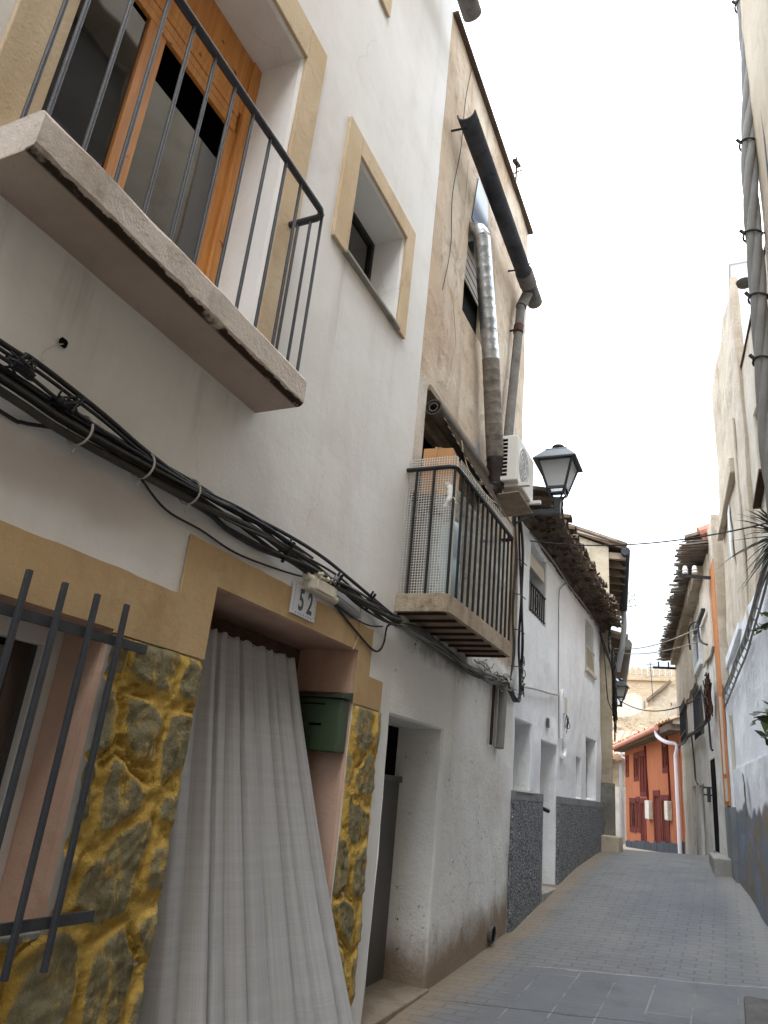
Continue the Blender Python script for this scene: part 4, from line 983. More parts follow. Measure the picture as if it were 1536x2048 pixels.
# cables under balcony B and down the corner
def cables_B():
    t = thing('cable_bundle', LF(5.2, 2.5, .04), 'dusty grey cables fixed under the netted balcony along the whitewashed base', 'cables')
    for i in range(8):
        pts = [LF(3.93, 2.515 + R(-.02, .02), .04 + R(-.01, .02)), LF(4.3, 2.535 + R(-.03, .03), .03 + R(0, .03)), LF(4.9, 2.50 + R(-.03, .03), .03 + R(0, .03)), LF(5.4, 2.49 + R(-.04, .03), .03 + R(0, .03)), LF(5.9, 2.51 + R(-.04, .04), .03 + R(0, .04)), LF(6.3, 2.54 + R(-.05, .04), .03 + R(0, .05)), LF(6.45 + R(-.1, .1), 2.56 + R(-.06, .06), .03)]
        mb = MB(); mb.tube(curve(pts, 8), R(.005, .012), 6); obj('cable', mb, random.choice(['cable_dusty', 'cable', 'cable_grey']), t, smooth=True)
    mb = MB()
    for k in range(34):
        s = 5.4 + R(0, 1.0); pts = [LF(s, 2.53 + R(-.05, .05), .04 + R(0, .05))]
        for _ in range(3): pts.append(pts[-1] + V((R(-.02, .02), R(.02, .14), R(-.035, .035))))
        mb.tube(curve(pts, 4), .004, 5)
    obj('loose_wires', mb, 'cable_grey', t, smooth=True)
    t2 = thing('cable_bundle', LF(6.8, 3.4, .05), 'black cable bundle dropping vertically from the lantern arm at the white house corner', 'cables')
    for i in range(6):
        w_ = [R(-.025, .025) for _ in range(7)]
        pts = [LF(6.66 + w_[0], 4.30, .04), LF(6.76 + w_[1], 3.95, .05 + w_[2]), LF(6.82 + w_[2], 3.5, .05), LF(6.87 + w_[3], 3.0, .05 + w_[4]), LF(6.88 + w_[4], 2.72, .05), LF(6.86 + w_[5], 2.52, .06), LF(6.74, 2.43, .06 + w_[0]), LF(6.55, 2.47 + w_[1], .06), LF(6.4, 2.54 + w_[1], .05)]
        mb = MB(); mb.tube(curve(pts, 7), R(.006, .013), 7); obj('cable', mb, 'cable', t2, smooth=True)
    mb = MB()
    for k in range(12):
        z = 2.5 + R(0, .35); mb.tube(curve([LF(6.88 + R(-.05, .05), z + R(-.06, .06), .06 + R(-.02, .03)) for _ in range(4)], 4), .004, 5)
    obj('knot', mb, 'cable', t2, smooth=True)
    mb = MB()
    for z in (2.75, 3.1, 3.45, 3.8): mb.tube([LF(6.70, z, .0), LF(6.74, z, .06), LF(6.92, z, .07)], .005, 5)
    obj('bracket', mb, 'black_iron', t2)
    t3 = thing('cable', LF(6.6, 4.2, .02), 'thin dark wires trailing down the wall edge beside the vertical cable bundle', 'cables')
    for k in range(5):
        mb = MB(); mb.tube(curve([LF(6.60 + R(-.03, .03), 4.2, .02), LF(6.63 + .02 * k, 3.8, .03), LF(6.66 + R(-.04, .04), 3.3, .02), LF(6.70 + R(-.04, .04), 2.9, .03), LF(6.6, 2.6, .03)], 7), .004 + .003 * (k == 0), 6); obj('wire', mb, 'cable' if k % 2 else 'cable_dusty', t3, smooth=True)
    t4 = thing('conduit_pipes', LF(6.2, 2.2, .03), 'pair of vertical conduits, one rusty, below the netted balcony', 'pipes')
    mb = MB(); mb.tube([LF(6.09, 1.99, .02), LF(6.12, 2.5, .02)], .014, 8); obj('rusty_conduit', mb, 'rust', t4, smooth=True)
    mb = MB(); mb.tube([LF(6.30, 1.98, .03), LF(6.36, 2.54, .03)], .045, 12); obj('grey_conduit', mb, 'cable_grey', t4, smooth=True)
    mb = MB(); mb.tube([LF(6.20, 1.98, .02), LF(6.23, 2.5, .02)], .014, 8); obj('pale_conduit', mb, 'pvc', t4, smooth=True)
cables_B()
string_thing('wall_wire', [LF(4.55, 8.0, .01), LF(4.42, 7.4, .02), LF(4.40, 6.8, .02), LF(4.30, 6.2, .018), LF(4.35, 5.7, .018), LF(4.25, 5.2, .02)], .004, 'cable_dusty', 'thin dark wire running down the tan plaster left of the gutter', 'wire')
string_thing('wall_wire', [LF(4.62, 6.9, .015), LF(4.60, 6.3, .018), LF(4.56, 5.8, .02), LF(4.50, 5.3, .02), LF(4.62, 4.9, .02), LF(4.5, 4.45, .02)], .004, 'cable_pale', 'pale thin wire wandering down the tan plaster beside the duct', 'wire')

# ------------------------------------------------------------------ HOUSE C (white) and D
def tile_row(mb, fr, s0, s1, z, o0, o1, r, rise, jit=.01, seed=1, down=False):
    rnd = random.Random(seed); n = int((s1 - s0) / (r * 1.9))
    for i in range(n + 1):
        s = s0 + (s1 - s0) * i / n; K = 6; dz = rnd.uniform(-jit, jit); do = rnd.uniform(-jit, jit) * 3; ds = rnd.uniform(-jit, jit)
        vs = []
        for (o, zz) in ((o0, z + rise + dz), (o1 + do, z + dz)):
            for th in (r, r - .014):
                for k in range(K + 1):
                    a = math.pi * k / K; sg = -1 if down else 1
                    vs.append(fr(s + ds + th * math.cos(a), zz + sg * th * .8 * math.sin(a), o))
        b = len(mb.v); mb.v += vs; q = K + 1
        for k in range(K):
            mb.f += [(b + k, b + k + 1, b + 2 * q + k + 1, b + 2 * q + k), (b + q + k, b + q + k + 1, b + 3 * q + k + 1, b + 3 * q + k), (b + 2 * q + k, b + 2 * q + k + 1, b + 3 * q + k + 1, b + 3 * q + k)]; mb.mi += [0] * 3
def house_C():
    t = thing('townhouse', (-1.8, 9.5, 0), 'white rendered house with speckled grey dado and ragged clay tile eaves', 'house')
    holes = [(6.94, 7.58, 1.66, 2.30, .26), (8.05, 8.88, .2, 2.20, .28), (10.1, 10.48, 1.68, 2.17, .2), (10.93, 11.72, 1.69, 2.50, .16), (7.36, 8.20, 3.46, 4.24, .22), (10.84, 11.64, 3.46, 4.22, .16)]
    obj('wall', wall(LF, 6.861, 12.26, -.2, 4.36, holes, .45, .2, .02), 'C_wall', t)
    mb = MB(); mb.wbox(-7, -2.2, 6.87, 12.25, 0, 4.36); obj('body', mb, 'C_wall', t)
    # dado with smooth band
    def gy(s): return zg(-1.8, s) - .15
    for a, b in ((6.87, 8.05), (8.88, 12.26)):
        n = 12; mb = MB()
        for i in range(n):
            p, q = a + (b - a) * i / n, a + (b - a) * (i + 1) / n
            mb.hexa([LF(p, gy(p), 0), LF(q, gy(q), 0), LF(q, gy(q), .034), LF(p, gy(p), .034), LF(p, 1.585, 0), LF(q, 1.585, 0), LF(q, 1.585, .034), LF(p, 1.585, .034)])
        obj('dado', mb, 'dado', t)
        mb = MB(); mb.box(LF, a, b, 1.585, 1.66, .0, .036); obj('dado_cap', mb, 'grey_band', t)
    mb = MB(); mb.box(LF, 6.92, 7.60, 1.655, 1.672, -.2, .045); obj('sill', mb, 'white_paint', t)
    mb = MB(); mb.box(LF, 8.05, 8.88, .3, .735, -.3, .05); obj('doorstep', mb, 'concrete', t, bevel=.01)
    mb = MB(); mb.box(LF, 8.05, 8.88, .73, 2.2, -.3, -.27); d = obj('door', mb, 'white_paint', t)
    mb = MB(); mb.box(LF, 8.79, 8.82, 1.36, 1.46, -.27, -.22); mb.tube([LF(8.05, 1.52, .036), LF(8.12, 1.50, .075)], .02, 6); obj('door_handle', mb, 'black_iron', d)
    for a, b, c, dd, dep in (holes[0], holes[2], holes[3]):
        mb = frame_ring(LF, a, b, c, dd, .05, -dep, -dep + .03); f = obj('window', mb, 'white_paint', t)
        mb = MB(); mb.box(LF, a + .05, b - .05, c + .05, dd - .05, -dep - .01, -dep + .005); obj('pane', mb, 'glass', f)
    # patch of bare mortar in the far blocked opening
    mb = MB(); pts = []
    for k in range(40):
        a = 2 * math.pi * k / 40; rr = .36 + .10 * noise.noise(V((math.cos(a) * 2, math.sin(a) * 2, 4))) + .05 * noise.noise(V((math.cos(a) * 7, math.sin(a) * 7, 2)))
        pts.append(LF(11.72 + .004, 2.02 + rr * .95 * math.sin(a), 0) + V((-.16 - .08 * math.cos(a) - .05 * rr * math.cos(a * 2), 0, 0)))
    mb = MB(); pl = []
    for k in range(44):
        a = 2 * math.pi * k / 44; rr = 1 + .22 * noise.noise(V((math.cos(a) * 2, math.sin(a) * 2, 4))) + .12 * noise.noise(V((math.cos(a) * 7, math.sin(a) * 7, 2)))
        pl.append(LF(11.42 + .24 * rr * math.cos(a) + .08 * math.sin(a), 2.03 + .27 * rr * math.sin(a), -.125))
    mb.prism(pl, (.01, 0, 0)); obj('bare_patch', mb, 'bare', t)
    mb = MB(); mb.box(LF, 10.93, 11.72, 1.69, 2.5, -.15, -.13); obj('blocked_infill', mb, 'C_wall', t)
    # upper windows
    a, b, c, dd = 7.36, 8.20, 3.46, 4.24
    mb = MB(); mb.box(LF, a, b, c, dd, -.25, -.22); f = obj('window', mb, 'white_paint', t)
    mb = MB(); mb.box(LF, a + .06, b - .06, c + .05, dd - .2, -.222, -.215); obj('pane', mb, 'glass', f)
    mb = MB(); mb.tube([LF(a + .02, 4.11, -.10), LF(b - .02, 4.11, -.10)], .07, 12); mb.box(LF, a + .02, b - .02, 3.98, 4.1, -.045, -.03); obj('rolled_blind', mb, 'white_plastic', t, smooth=True)
    mb = MB(); mb.bar(LF(a, 3.79, -.02), LF(b, 3.79, -.02), .02, .02); mb.bar(LF(a, 3.50, -.02), LF(b, 3.50, -.02), .014, .014); mb.tube([LF(7.78 + .08 * math.cos(q), 3.64 + .08 * math.sin(q), -.02) for q in [i * .524 for i in range(13)]], .006, 5)
    rl = obj('window_railing', mb, 'black_iron', t)
    for i in range(8):
        mb = MB(); s = a + .05 + i * (b - a - .1) / 7; mb.tube([LF(s, 3.48, -.02), LF(s, 3.79, -.02)], .008, 6); obj('bar', mb, 'black_iron', rl)
    a, b, c, dd = 10.84, 11.64, 3.46, 4.22
    mb = MB(); mb.box(LF, a, b, c, dd, -.2, -.15); obj('window', mb, 'D_wall', t)
    mb = MB(); mb.box(LF, a - .02, b + .03, 3.42, 3.47, -.1, .04); obj('sill', mb, 'white_plastic', t)
    mb = MB()
    for i in range(12):
        s = a + (b - a) * i / 11; mb.bar(LF(s, 3.48, .0), LF(min(s + .3, b), 3.80, .0), .008, .006); mb.bar(LF(s, 3.48, .006), LF(max(s - .3, a), 3.80, .006), .008, .006)
    mb.bar(LF(a, 3.80, 0), LF(b, 3.80, 0), .02, .02); obj('lattice', mb, 'white_plastic', t)
    # eaves: stepped corbelled brick, reed ends and canal tiles
    mb = MB()
    rnd = random.Random(5)
    for row, (z, o) in enumerate(((4.30, .07), (4.345, .14), (4.385, .22), (4.42, .285))):
        s = 6.84
        while s < 12.26:
            l = rnd.uniform(.12, .26); dz = rnd.uniform(-.012, .012); do = rnd.uniform(-.03, .025)
            mb.hexa([LF(s, z + dz, -.05), LF(s + l - .01, z + dz + rnd.uniform(-.01, .01), -.05), LF(s + l - .012, z + dz, o + do), LF(s, z + dz, o + do), LF(s, z + dz + .045, -.05), LF(s + l - .01, z + dz + .045, -.05), LF(s + l - .012, z + dz + .045, o + do), LF(s, z + dz + .042, o + do)]); s += l
    for k in range(90):
        s = rnd.uniform(6.85, 12.2); z = rnd.uniform(4.33, 4.45); o = .06 + (z - 4.30) * 1.9 + rnd.uniform(-.03, .03); mb.bar(LF(s, z, o), LF(s + rnd.uniform(-.12, .12), z + rnd.uniform(-.03, .02), o + .06), .018, .018)
    obj('eaves', mb, 'tile_dk', t)
    mb = MB(); tile_row(mb, LF, 6.8, 12.3, 4.45, -.6, .335, .085, .18, .016, 3, True); tile_row(mb, LF, 6.72, 12.2, 4.49, -.6, .36, .085, .19, .018, 4)
    tile_row(mb, LF, 6.8, 12.2, 4.68, -1.6, -.5, .085, .22, .016, 6)
    mb.quad(LF(6.8, 4.50, .2), LF(12.3, 4.50, .2), LF(12.3, 5.4, -4), LF(6.8, 5.4, -4)); obj('roof_tiles', mb, 'tile', t)
    mb = MB()
    for k in range(46):
        s = rnd.uniform(6.9, 12.2); c = LF(s, 4.47 + rnd.uniform(-.03, .05), .30 + rnd.uniform(-.05, .05)); mb.bar(c, c + V((rnd.uniform(-.02, .06), rnd.uniform(-.05, .05), rnd.uniform(-.05, .01))), rnd.uniform(.03, .08), .02)
    obj('broken_tile', mb, 'tile_dk', t)
    mb = MB(); mb.box(LF, 8.28, 8.40, 2.36, 2.46, .004, .012); o = obj('number_plaque', mb, 'door_grey', t)
house_C()
string_thing('wall_wire', [LF(9.4, 4.34, .03), LF(9.2, 4.26, .02), LF(8.95, 4.14, .02), LF(8.80, 4.0, .018), LF(8.81, 3.4, .018), LF(8.84, 2.8, .018), LF(8.90, 2.3, .018)], .006, 'cable_grey', 'grey wire curving from the tile eaves down the middle of the white facade', 'wire')
string_thing('wall_wire', [LF(6.95, 2.60, .03), LF(7.3, 2.64, .025), LF(7.7, 2.68, .03), LF(8.2, 2.72, .03), LF(8.8, 2.78, .025)], .011, 'cable_pale', 'whitewashed lumpy wire stretched across the white facade above the door', 'wire')
string_thing('wall_wire', [LF(7.1, 4.22, .05), LF(8.2, 4.26, .06), LF(9.4, 4.26, .05), LF(10.6, 4.28, .06), LF(11.9, 4.24, .05)], .010, 'cable_grey', 'grey wire following the eaves of the white house', 'wire')
def meter_C():
    t = thing('meter_conduit', LF(9.05, 2.5, .02), 'whitewashed meter box with conduits and loose wires on the white facade', 'meter box')
    mb = MB(); mb.tube(curve([LF(8.96, 2.30, .03), LF(8.95, 2.78, .03), LF(9.02, 2.84, .03), LF(9.05, 2.6, .03)], 5), .02, 8); mb.tube(curve([LF(9.12, 2.6, .03), LF(9.16, 2.3, .03), LF(9.2, 2.2, .03), LF(9.16, 2.12, .03), LF(9.06, 2.10, .03)], 5), .025, 8); obj('conduit', mb, 'C_wall', t, smooth=True)
    mb = MB(); mb.box(LF, 9.06, 9.22, 2.60, 2.80, .0, .05); obj('box', mb, 'white_plastic', t, bevel=.006)
    mb = MB()
    for k in range(8): mb.tube(curve([LF(9.14, 2.6, .05), LF(9.12 + R(-.05, .1), 2.5 + R(-.04, .04), .05 + R(0, .05)), LF(9.14 + R(-.05, .12), 2.42 + R(-.05, .05), .04)], 4), .004, 5)
    obj('loose_wires', mb, 'cable', t, smooth=True)
meter_C()
DF = Fr(-1.63, 12.3, -.13, 1)
def house_D():
    t = thing('townhouse', (-1.9, 13, 0), 'beige two storey house standing taller behind the white house, with a heavy eaves gutter', 'house')
    mb = MB()
    P = [(-6.0, 12.3, -.2), (-1.62, 12.3, -.2), (-1.65, 12.3, 5.80), (-2.45, 12.3, 6.15), (-6.0, 12.3, 7.6)]
    mb.prism(P, (-.62, 4.7, 0)); obj('wall', mb, 'D_wall', t)
    mb = MB(); mb.wbox(-2.0, -1.60, 12.285, 12.30, .6, 1.95); mb.hexa([DF(12.3, .6, .012), DF(17, .6, .012), DF(17, .6, .03), DF(12.285, .6, .03), DF(12.3, 1.95, .012), DF(17, 1.95, .012), DF(17, 1.95, .03), DF(12.285, 1.95, .03)]); obj('dado', mb, 'D_low', t)
    mb = MB()
    mb.prism([(-1.36, 12.25, 5.72), (-1.36, 12.25, 5.78), (-6.1, 12.2, 7.75), (-6.1, 12.2, 7.66)], (-.62, 4.8, 0))
    for k in range(18): y = 12.3 + k * .27; x = -1.36 - .13 * (y - 12.3); mb.tube([(x - 1.6, y, 6.47), (x, y, 5.80)], .07, 8)
    obj('roof', mb, 'tile_dk', t)
    mb = MB(); mb.prism([(-2.5, 12.24, 6.20), (-1.5, 12.24, 5.84), (-1.5, 12.24, 5.90), (-2.5, 12.24, 6.30), (-6, 12.24, 7.75), (-6, 12.24, 7.66)], (0, .1, 0)); obj('verge', mb, 'ruin', t)
    for k in range(9):
        y = 12.36 + k * .5; mb = MB(); mb.bar(DF(y, 5.66, -.05), DF(y, 5.63, .27), .09, .11); obj('rafter_end', mb, 'oldwood', t)
    mb = MB(); mb.tube([DF(12.22, 5.70, .26), DF(15.9, 5.60, .26)], .075, 14); gu = obj('gutter', mb, 'fibre_dk', t, smooth=True)
    mb = MB(); mb.tube(curve([DF(15.8, 5.55, .26), DF(15.9, 5.2, .26), DF(16.0, 4.7, .2), DF(16.1, 4.3, .12)], 6), .055, 10); obj('downpipe', mb, 'pvc', t, smooth=True)
house_D()
def house_D2():
    fr = Fr(-2.26, 17.1, -.14, 1)
    t = thing('townhouse', (-2.4, 19, 0), 'dark eaved old house seen as a sliver past the beige house', 'house')
    mb = MB(); mb.prism([(-2.26, 17.1, -.2), (-2.26, 17.1, 5.2), (-7, 17.1, 6.5), (-7, 17.1, -.2)], (-.8, 5.6, 0)); obj('wall', mb, 'D_wall', t)
    mb = MB(); mb.prism([fr(17.0, 5.15, .34), fr(17.0, 5.24, .34), fr(17.0, 6.7, -4.8), fr(17.0, 6.6, -4.8)], (-.8, 5.6, 0))
    for k in range(20): y = 17.05 + k * .28; mb.tube([fr(y, 5.55, -.8), fr(y, 5.24, .36)], .08, 8)
    obj('roof', mb, 'tile', t)
    mb = MB(); mb.tube([fr(17.0, 5.08, .36), fr(22.5, 4.98, .36)], .09, 12); mb.tube(curve([fr(17.1, 5.2, .36), fr(17.1, 5.0, .3), fr(17.15, 4.5, .05), fr(17.2, 3.5, .05)], 5), .06, 10); obj('gutter', mb, 'fibre', t, smooth=True)
house_D2()
def weed():
    t = thing('weed', (-2.05, 16.6, 5.72), 'dry weed sprouting from the gutter of the beige house', 'weed')
    mb = MB(); rnd = random.Random(4)
    for k in range(16):
        d = V((rnd.uniform(-.1, .5), rnd.uniform(-.5, .1), rnd.uniform(0, .6))); p = [V((-1.95, 16.0, 5.62)), V((-1.95, 16.0, 5.62)) + d * .5, V((-1.95, 16.0, 5.62)) + d * .9 - V((0, 0, .05))]
        mb.tube(curve(p, 4), .004, 4)
        for _ in range(6):
            c = p[2].lerp(p[1], rnd.random()); a = V((rnd.uniform(-1, 1), rnd.uniform(-1, 1), rnd.uniform(-1, 1))) * .035; b = V((rnd.uniform(-1, 1), rnd.uniform(-1, 1), rnd.uniform(-1, 1))) * .02; mb.quad(c, c + a, c + a + b, c + b)
    obj('stems', mb, 'leaf_lt', t)
weed()
def step_D():
    mb = MB(); mb.hexa([(-1.80, 12.0, .7), (-1.50, 12.0, .7), (-1.48, 12.29, .7), (-1.80, 12.29, .7), (-1.80, 12.0, 1.20), (-1.52, 12.0, 1.20), (-1.50, 12.285, 1.21), (-1.80, 12.285, 1.21)])
    tag(obj('stone_step', mb, 'D_wall', base=(-1.65, 12.15, .9), bevel=.015), 'pale cement step at the foot of the beige house corner', 'step')
step_D()
def cables_D():
    t = thing('cable_bundle', DF(13, 3.6, .05), 'tangled black cables hanging on the beige house above the farther lantern', 'cables')
    for i in range(9):
        w_ = [R(-.06, .03) for _ in range(8)]
        pts = [V((-1.78, 12.0 + w_[0], 4.30)), V((-1.72, 12.2, 4.05 + w_[1])), V((-1.63, 12.26, 3.8 + w_[2])), DF(12.6, 3.62 + w_[3], .03), DF(13.4 + w_[0], 3.5 + w_[4], .035), DF(14.2 + w_[5], 3.3 + w_[6], .04), DF(14.6, 2.8 + w_[7], .04)]
        mb = MB(); mb.tube(curve(pts, 7), R(.007, .016), 6); obj('cable', mb, 'cable', t, smooth=True)
    for i in range(5):
        pts = [V((-1.62, 12.25, 4.5 - .1 * i)), V((-1.66, 12.22, 4.1)), DF(12.6, 3.8 + R(-.1, .1), .03), DF(13.6 + R(-.3, .3), 3.2 + R(-.2, .2), .04), DF(14.5, 2.9 + R(-.2, .3), .04)]
        mb = MB(); mb.tube(curve(pts, 6), .010, 6); obj('cable', mb, 'cable', t, smooth=True)
    mb = MB()
    for k in range(40):
        y = 13.9 + R(-.5, .5); z = R(3.0, 4.2); mb.tube(curve([DF(y + R(-.15, .15), z + R(-.25, .25), .04 + R(-.03, .05)) for _ in range(4)], 4), .009, 5)
    obj('tangle', mb, 'cable', t, smooth=True)
cables_D()
string_thing('cable', [LF(11.95, 4.3, .05), LF(12.0, 3.9, .10), LF(12.05, 3.5, .12), LF(12.15, 3.15, .14), V((-1.55, 12.26, 2.95))], .008, 'cable', 'single black cable sagging across the corner of white and beige houses', 'cable')

# ------------------------------------------------------------------ RIGHT SIDE
RK = -.09; RF = Fr(.24, 8.05, RK, -1)     # line of the right-hand fronts
EF = Fr(-.223, 12.0, -.111, -1)
def house_near():
    t = thing('townhouse', (1.2, 0, 0), 'near tan rendered house whose corner carries the thick grey cable', 'house')
    holes = [(-2.2, -1.2, 3.6, 5.4, .25), (.2, 1.2, 3.4, 5.2, .25), (-4.6, -3.6, 3.6, 5.4, .25), (.3, 1.2, -.4, 2.2, .25), (-2.2, -1.2, 6.4, 8.3, .3), (.1, 1.1, 6.3, 8.2, .3), (2.6, 3.5, 6.5, 8.1, .3)]
    obj('wall', wall(Fr(.215, 8.05, RK, -1), -8, 5.0, -1.2, 10.5, [(a, b, c, d, e) for a, b, c, d, e in holes], .5, .25, .012), 'near_tan', t)
    for a, b, c, d, e in holes:
        mb = MB(); mb.box(RF, a, b, c, d, -e - .03, -e); f = obj('window' if c > 0 else 'door', mb, 'shutter', t)
        if c > 0:
            mb = MB(); mb.box(RF, a - .08, b + .08, c - .1, c, -.1, .06); obj('sill', mb, 'concrete', t)
    mb = MB(); mb.wbox(1.6, 7, -8, 4.95, -1, 10.5); obj('body', mb, 'near_tan', t)
    mb = MB(); mb.prism([RF(-8, 10.5, .12), RF(5.0, 10.5, .12), RF(5.0, 10.5, -.6), RF(-8, 10.5, -.6)], (0, 0, .12)); obj('roof_edge', mb, 'tile', t)
house_near()
def house_G2():
    t = thing('townhouse', (.5, 6, 0), 'low cream grey house with one recessed window on the right', 'house')
    fr = Fr(.29, 8.05, RK, -1)
    holes = [(5.95, 6.68, 4.50, 5.10, .3)]
    obj('wall', wall(fr, 5.0, 7.12, 3.38, 5.9, holes, .5, .2, .015), 'G2_wall', t)
    mb = MB(); mb.box(fr, 5.95, 6.68, 4.5, 5.1, -.33, -.3); obj('window', mb, 'bluewhite', t)
    mb = MB(); mb.box(fr, 5.0, 7.14, 5.9, 5.93, -.5, .012); obj('roof_edge', mb, 'tile_dk', t)
    mb = MB(); mb.hexa([fr(5, 3.4, -.5), fr(7.1, 3.4, -.5), fr(7.1, 3.4, -4), fr(5, 3.4, -4), fr(5, 5.9, -.5), fr(7.1, 5.9, -.5), fr(7.1, 5.9, -4), fr(5, 5.9, -4)]); obj('body', mb, 'G2_wall', t)
    mb = MB(); mb.lathe(fr(5.85, 5.93, .10), [(.02, 0), (.06, .02), (.07, .05), (.02, .055)], 12); obj('chimney_cap', mb, 'fibre', t, smooth=True)
    mb = MB(); mb.bar(fr(6.75, 4.22, .03), fr(6.25, 4.36, .03), .07, .03); obj('awning_bar', mb, 'rust', t)
house_G2()
def house_G():
    t = thing('townhouse', (.3, 8.5, 0), 'tall tan plaster house end rising above the low whitewashed front', 'house')
    fr = Fr(.25, 8.05, RK, -1)
    def top(s): return 7.0 + .05 * noise.noise(V((s * 3, 0, 0)))
    # top edge leans back towards its far end
    mb = wall(fr, 7.12, 9.62, 3.38, 7.0, [], .07, .14, .03)
    for i, p in enumerate(mb.v):
        if p.y > 8.6 and p.z > 5.0: k = (p.y - 8.6); mb.v[i] = p + V((0, -.22 * k * (p.z - 5.0) / 2, 0))
        q = mb.v[i]
        if q.z > 6.9: mb.v[i] = q + V((0, 0, .09 * noise.noise(V((q.y * 2.6, 0, 3))) + .05 * noise.noise(V((q.y * 9, 0, 3)))))
    obj('wall', mb, 'G_wall', t)
    mb = MB(); mb.prism([fr(7.75, 5.02, .0), fr(7.75, 5.20, .0), fr(9.5, 5.06, .0), fr(9.5, 4.86, .0)], fr.n * .07); mb.box(fr, 7.60, 7.74, 3.4, 5.6, 0, .025); obj('plaster_ledge', mb, 'G_wall', t, bevel=.02)
    mb = MB(); mb.hexa([fr(7.14, 0, -.4), fr(9.6, 0, -.4), fr(9.6, 0, -4), fr(7.14, 0, -4), fr(7.14, 5.4, -.4), fr(9.3, 5.4, -.4), fr(9.3, 5.4, -4), fr(7.14, 5.4, -4)]); obj('body', mb, 'G_wall', t)
    mb = MB(); mb.prism([fr(8.35, 4.9, .034), fr(8.52, 4.85, .034), fr(8.55, 4.45, .034), fr(8.42, 4.2, .034), fr(8.36, 4.5, .034)], fr.n * .004); obj('white_patch', mb, 'bluewhite', t)
house_G()
def house_white_tower():
    t = thing('townhouse', (1.5, 15, 0), 'plain white house block showing pale above the roof gap on the right', 'house')
    mb = MB(); mb.hexa([(.70, 14, 0), (4, 14, 0), (4, 18, 0), (.75, 18, 0), (.70, 14, 12.6), (4, 14, 12.6), (4, 18, 12.6), (.75, 18, 12.6)]); obj('wall', mb, 'bluewhite', t)
    mb = MB(); mb.wbox(.66, 4.05, 13.96, 18.05, 12.6, 12.68); obj('parapet', mb, 'bluewhite', t)
house_white_tower()
def house_H():
    t = thing('house_front', (.25, 7.5, 0), 'low bluish whitewashed house front with peeling grey base on the right', 'house')
    def top(s): return 3.40 + .06 * (9.7 - s) + .05 * noise.noise(V((s * 2, 0, 1)))
    obj('wall', wall(RF, 4.98, 9.78, -.2, 3.4, [], .4, .16, .022, ztop=top), 'H_wall', t)
    mb = wall(Fr(.24 - .035, 8.05, RK, -1), 4.98, 9.80, -.2, 2.13, [], .05, .16, .02); obj('lower_wall', mb, 'H_wall', t)
    mb = MB(); fr = Fr(.2, 8.05, RK, -1); pts = [fr(8.55, 2.05, .024), fr(8.48, 1.95, .024), fr(8.5, 1.85, .024), fr(8.43, 1.72, .024), fr(8.42, 1.66, .024), fr(8.38, 1.68, .024), fr(8.42, 1.82, .024), fr(8.40, 1.92, .024), fr(8.48, 2.03, .024)]; mb.prism(pts, fr.n * .006); obj('crack', mb, 'bare', t)
    mb = MB(); mb.prism([RF(9.78, 3.3, -.03), RF(9.78, 3.42, -.03), RF(8.9, 3.47, -.03), RF(8.2, 3.52, -.03), RF(8.2, 3.45, -.03)], RF.n * .07); obj('coping', mb, 'C_wall', t)
    mb = MB(); mb.hexa([RF(4.98, 3.05, -.4), RF(9.7, 3.05, -.4), RF(9.7, 3.05, -1), RF(4.98, 3.05, -1), RF(4.98, 3.39, -.4), RF(9.7, 3.39, -.4), RF(9.7, 3.39, -1), RF(4.98, 3.39, -1)]); obj('ledge', mb, 'G2_wall', t)
house_H()
def house_F():
    t = thing('townhouse', (.15, 10.2, 0), 'narrow house strip, orange above and white with grey base below', 'house')
    fr = Fr(.03, 9.7, RK, -1)
    obj('wall', wall(fr, 9.72, 10.46, -.2, 5.25, [], .5, .16, .015), ['C_wall'], t)
    mb = MB(); mb.box(fr, 9.84, 10.46, 1.75, 4.75, .012, .03); obj('orange_panel', mb, 'orange_thin', t)
    mb = MB(); mb.box(fr, 9.84, 10.46, 4.75, 5.30, .012, .032); mb.box(fr, 9.695, 9.715, 3.1, 5.30, -.4, .034); obj('tan_panel', mb, 'G_wall', t)
    mb = MB(); mb.box(fr, 9.84, 10.46, .5, 1.74, .012, .03); mb.box(fr, 9.698, 9.718, .5, 1.74, -.4, .03); obj('grey_dado', mb, 'grey_band', t)
    mb = MB(); mb.box(fr, 9.693, 9.716, 1.76, 2.75, -.05, -.02); obj('pale_green_jamb', mb, 'white_plastic', t)
    mb = MB(); mb.box(fr, 9.95, 9.98, 2.1, 3.0, .03, .055); mb.box(fr, 9.90, 10.03, 1.8, 2.05, .03, .05); obj('conduit', mb, 'white_plastic', t)
house_F()
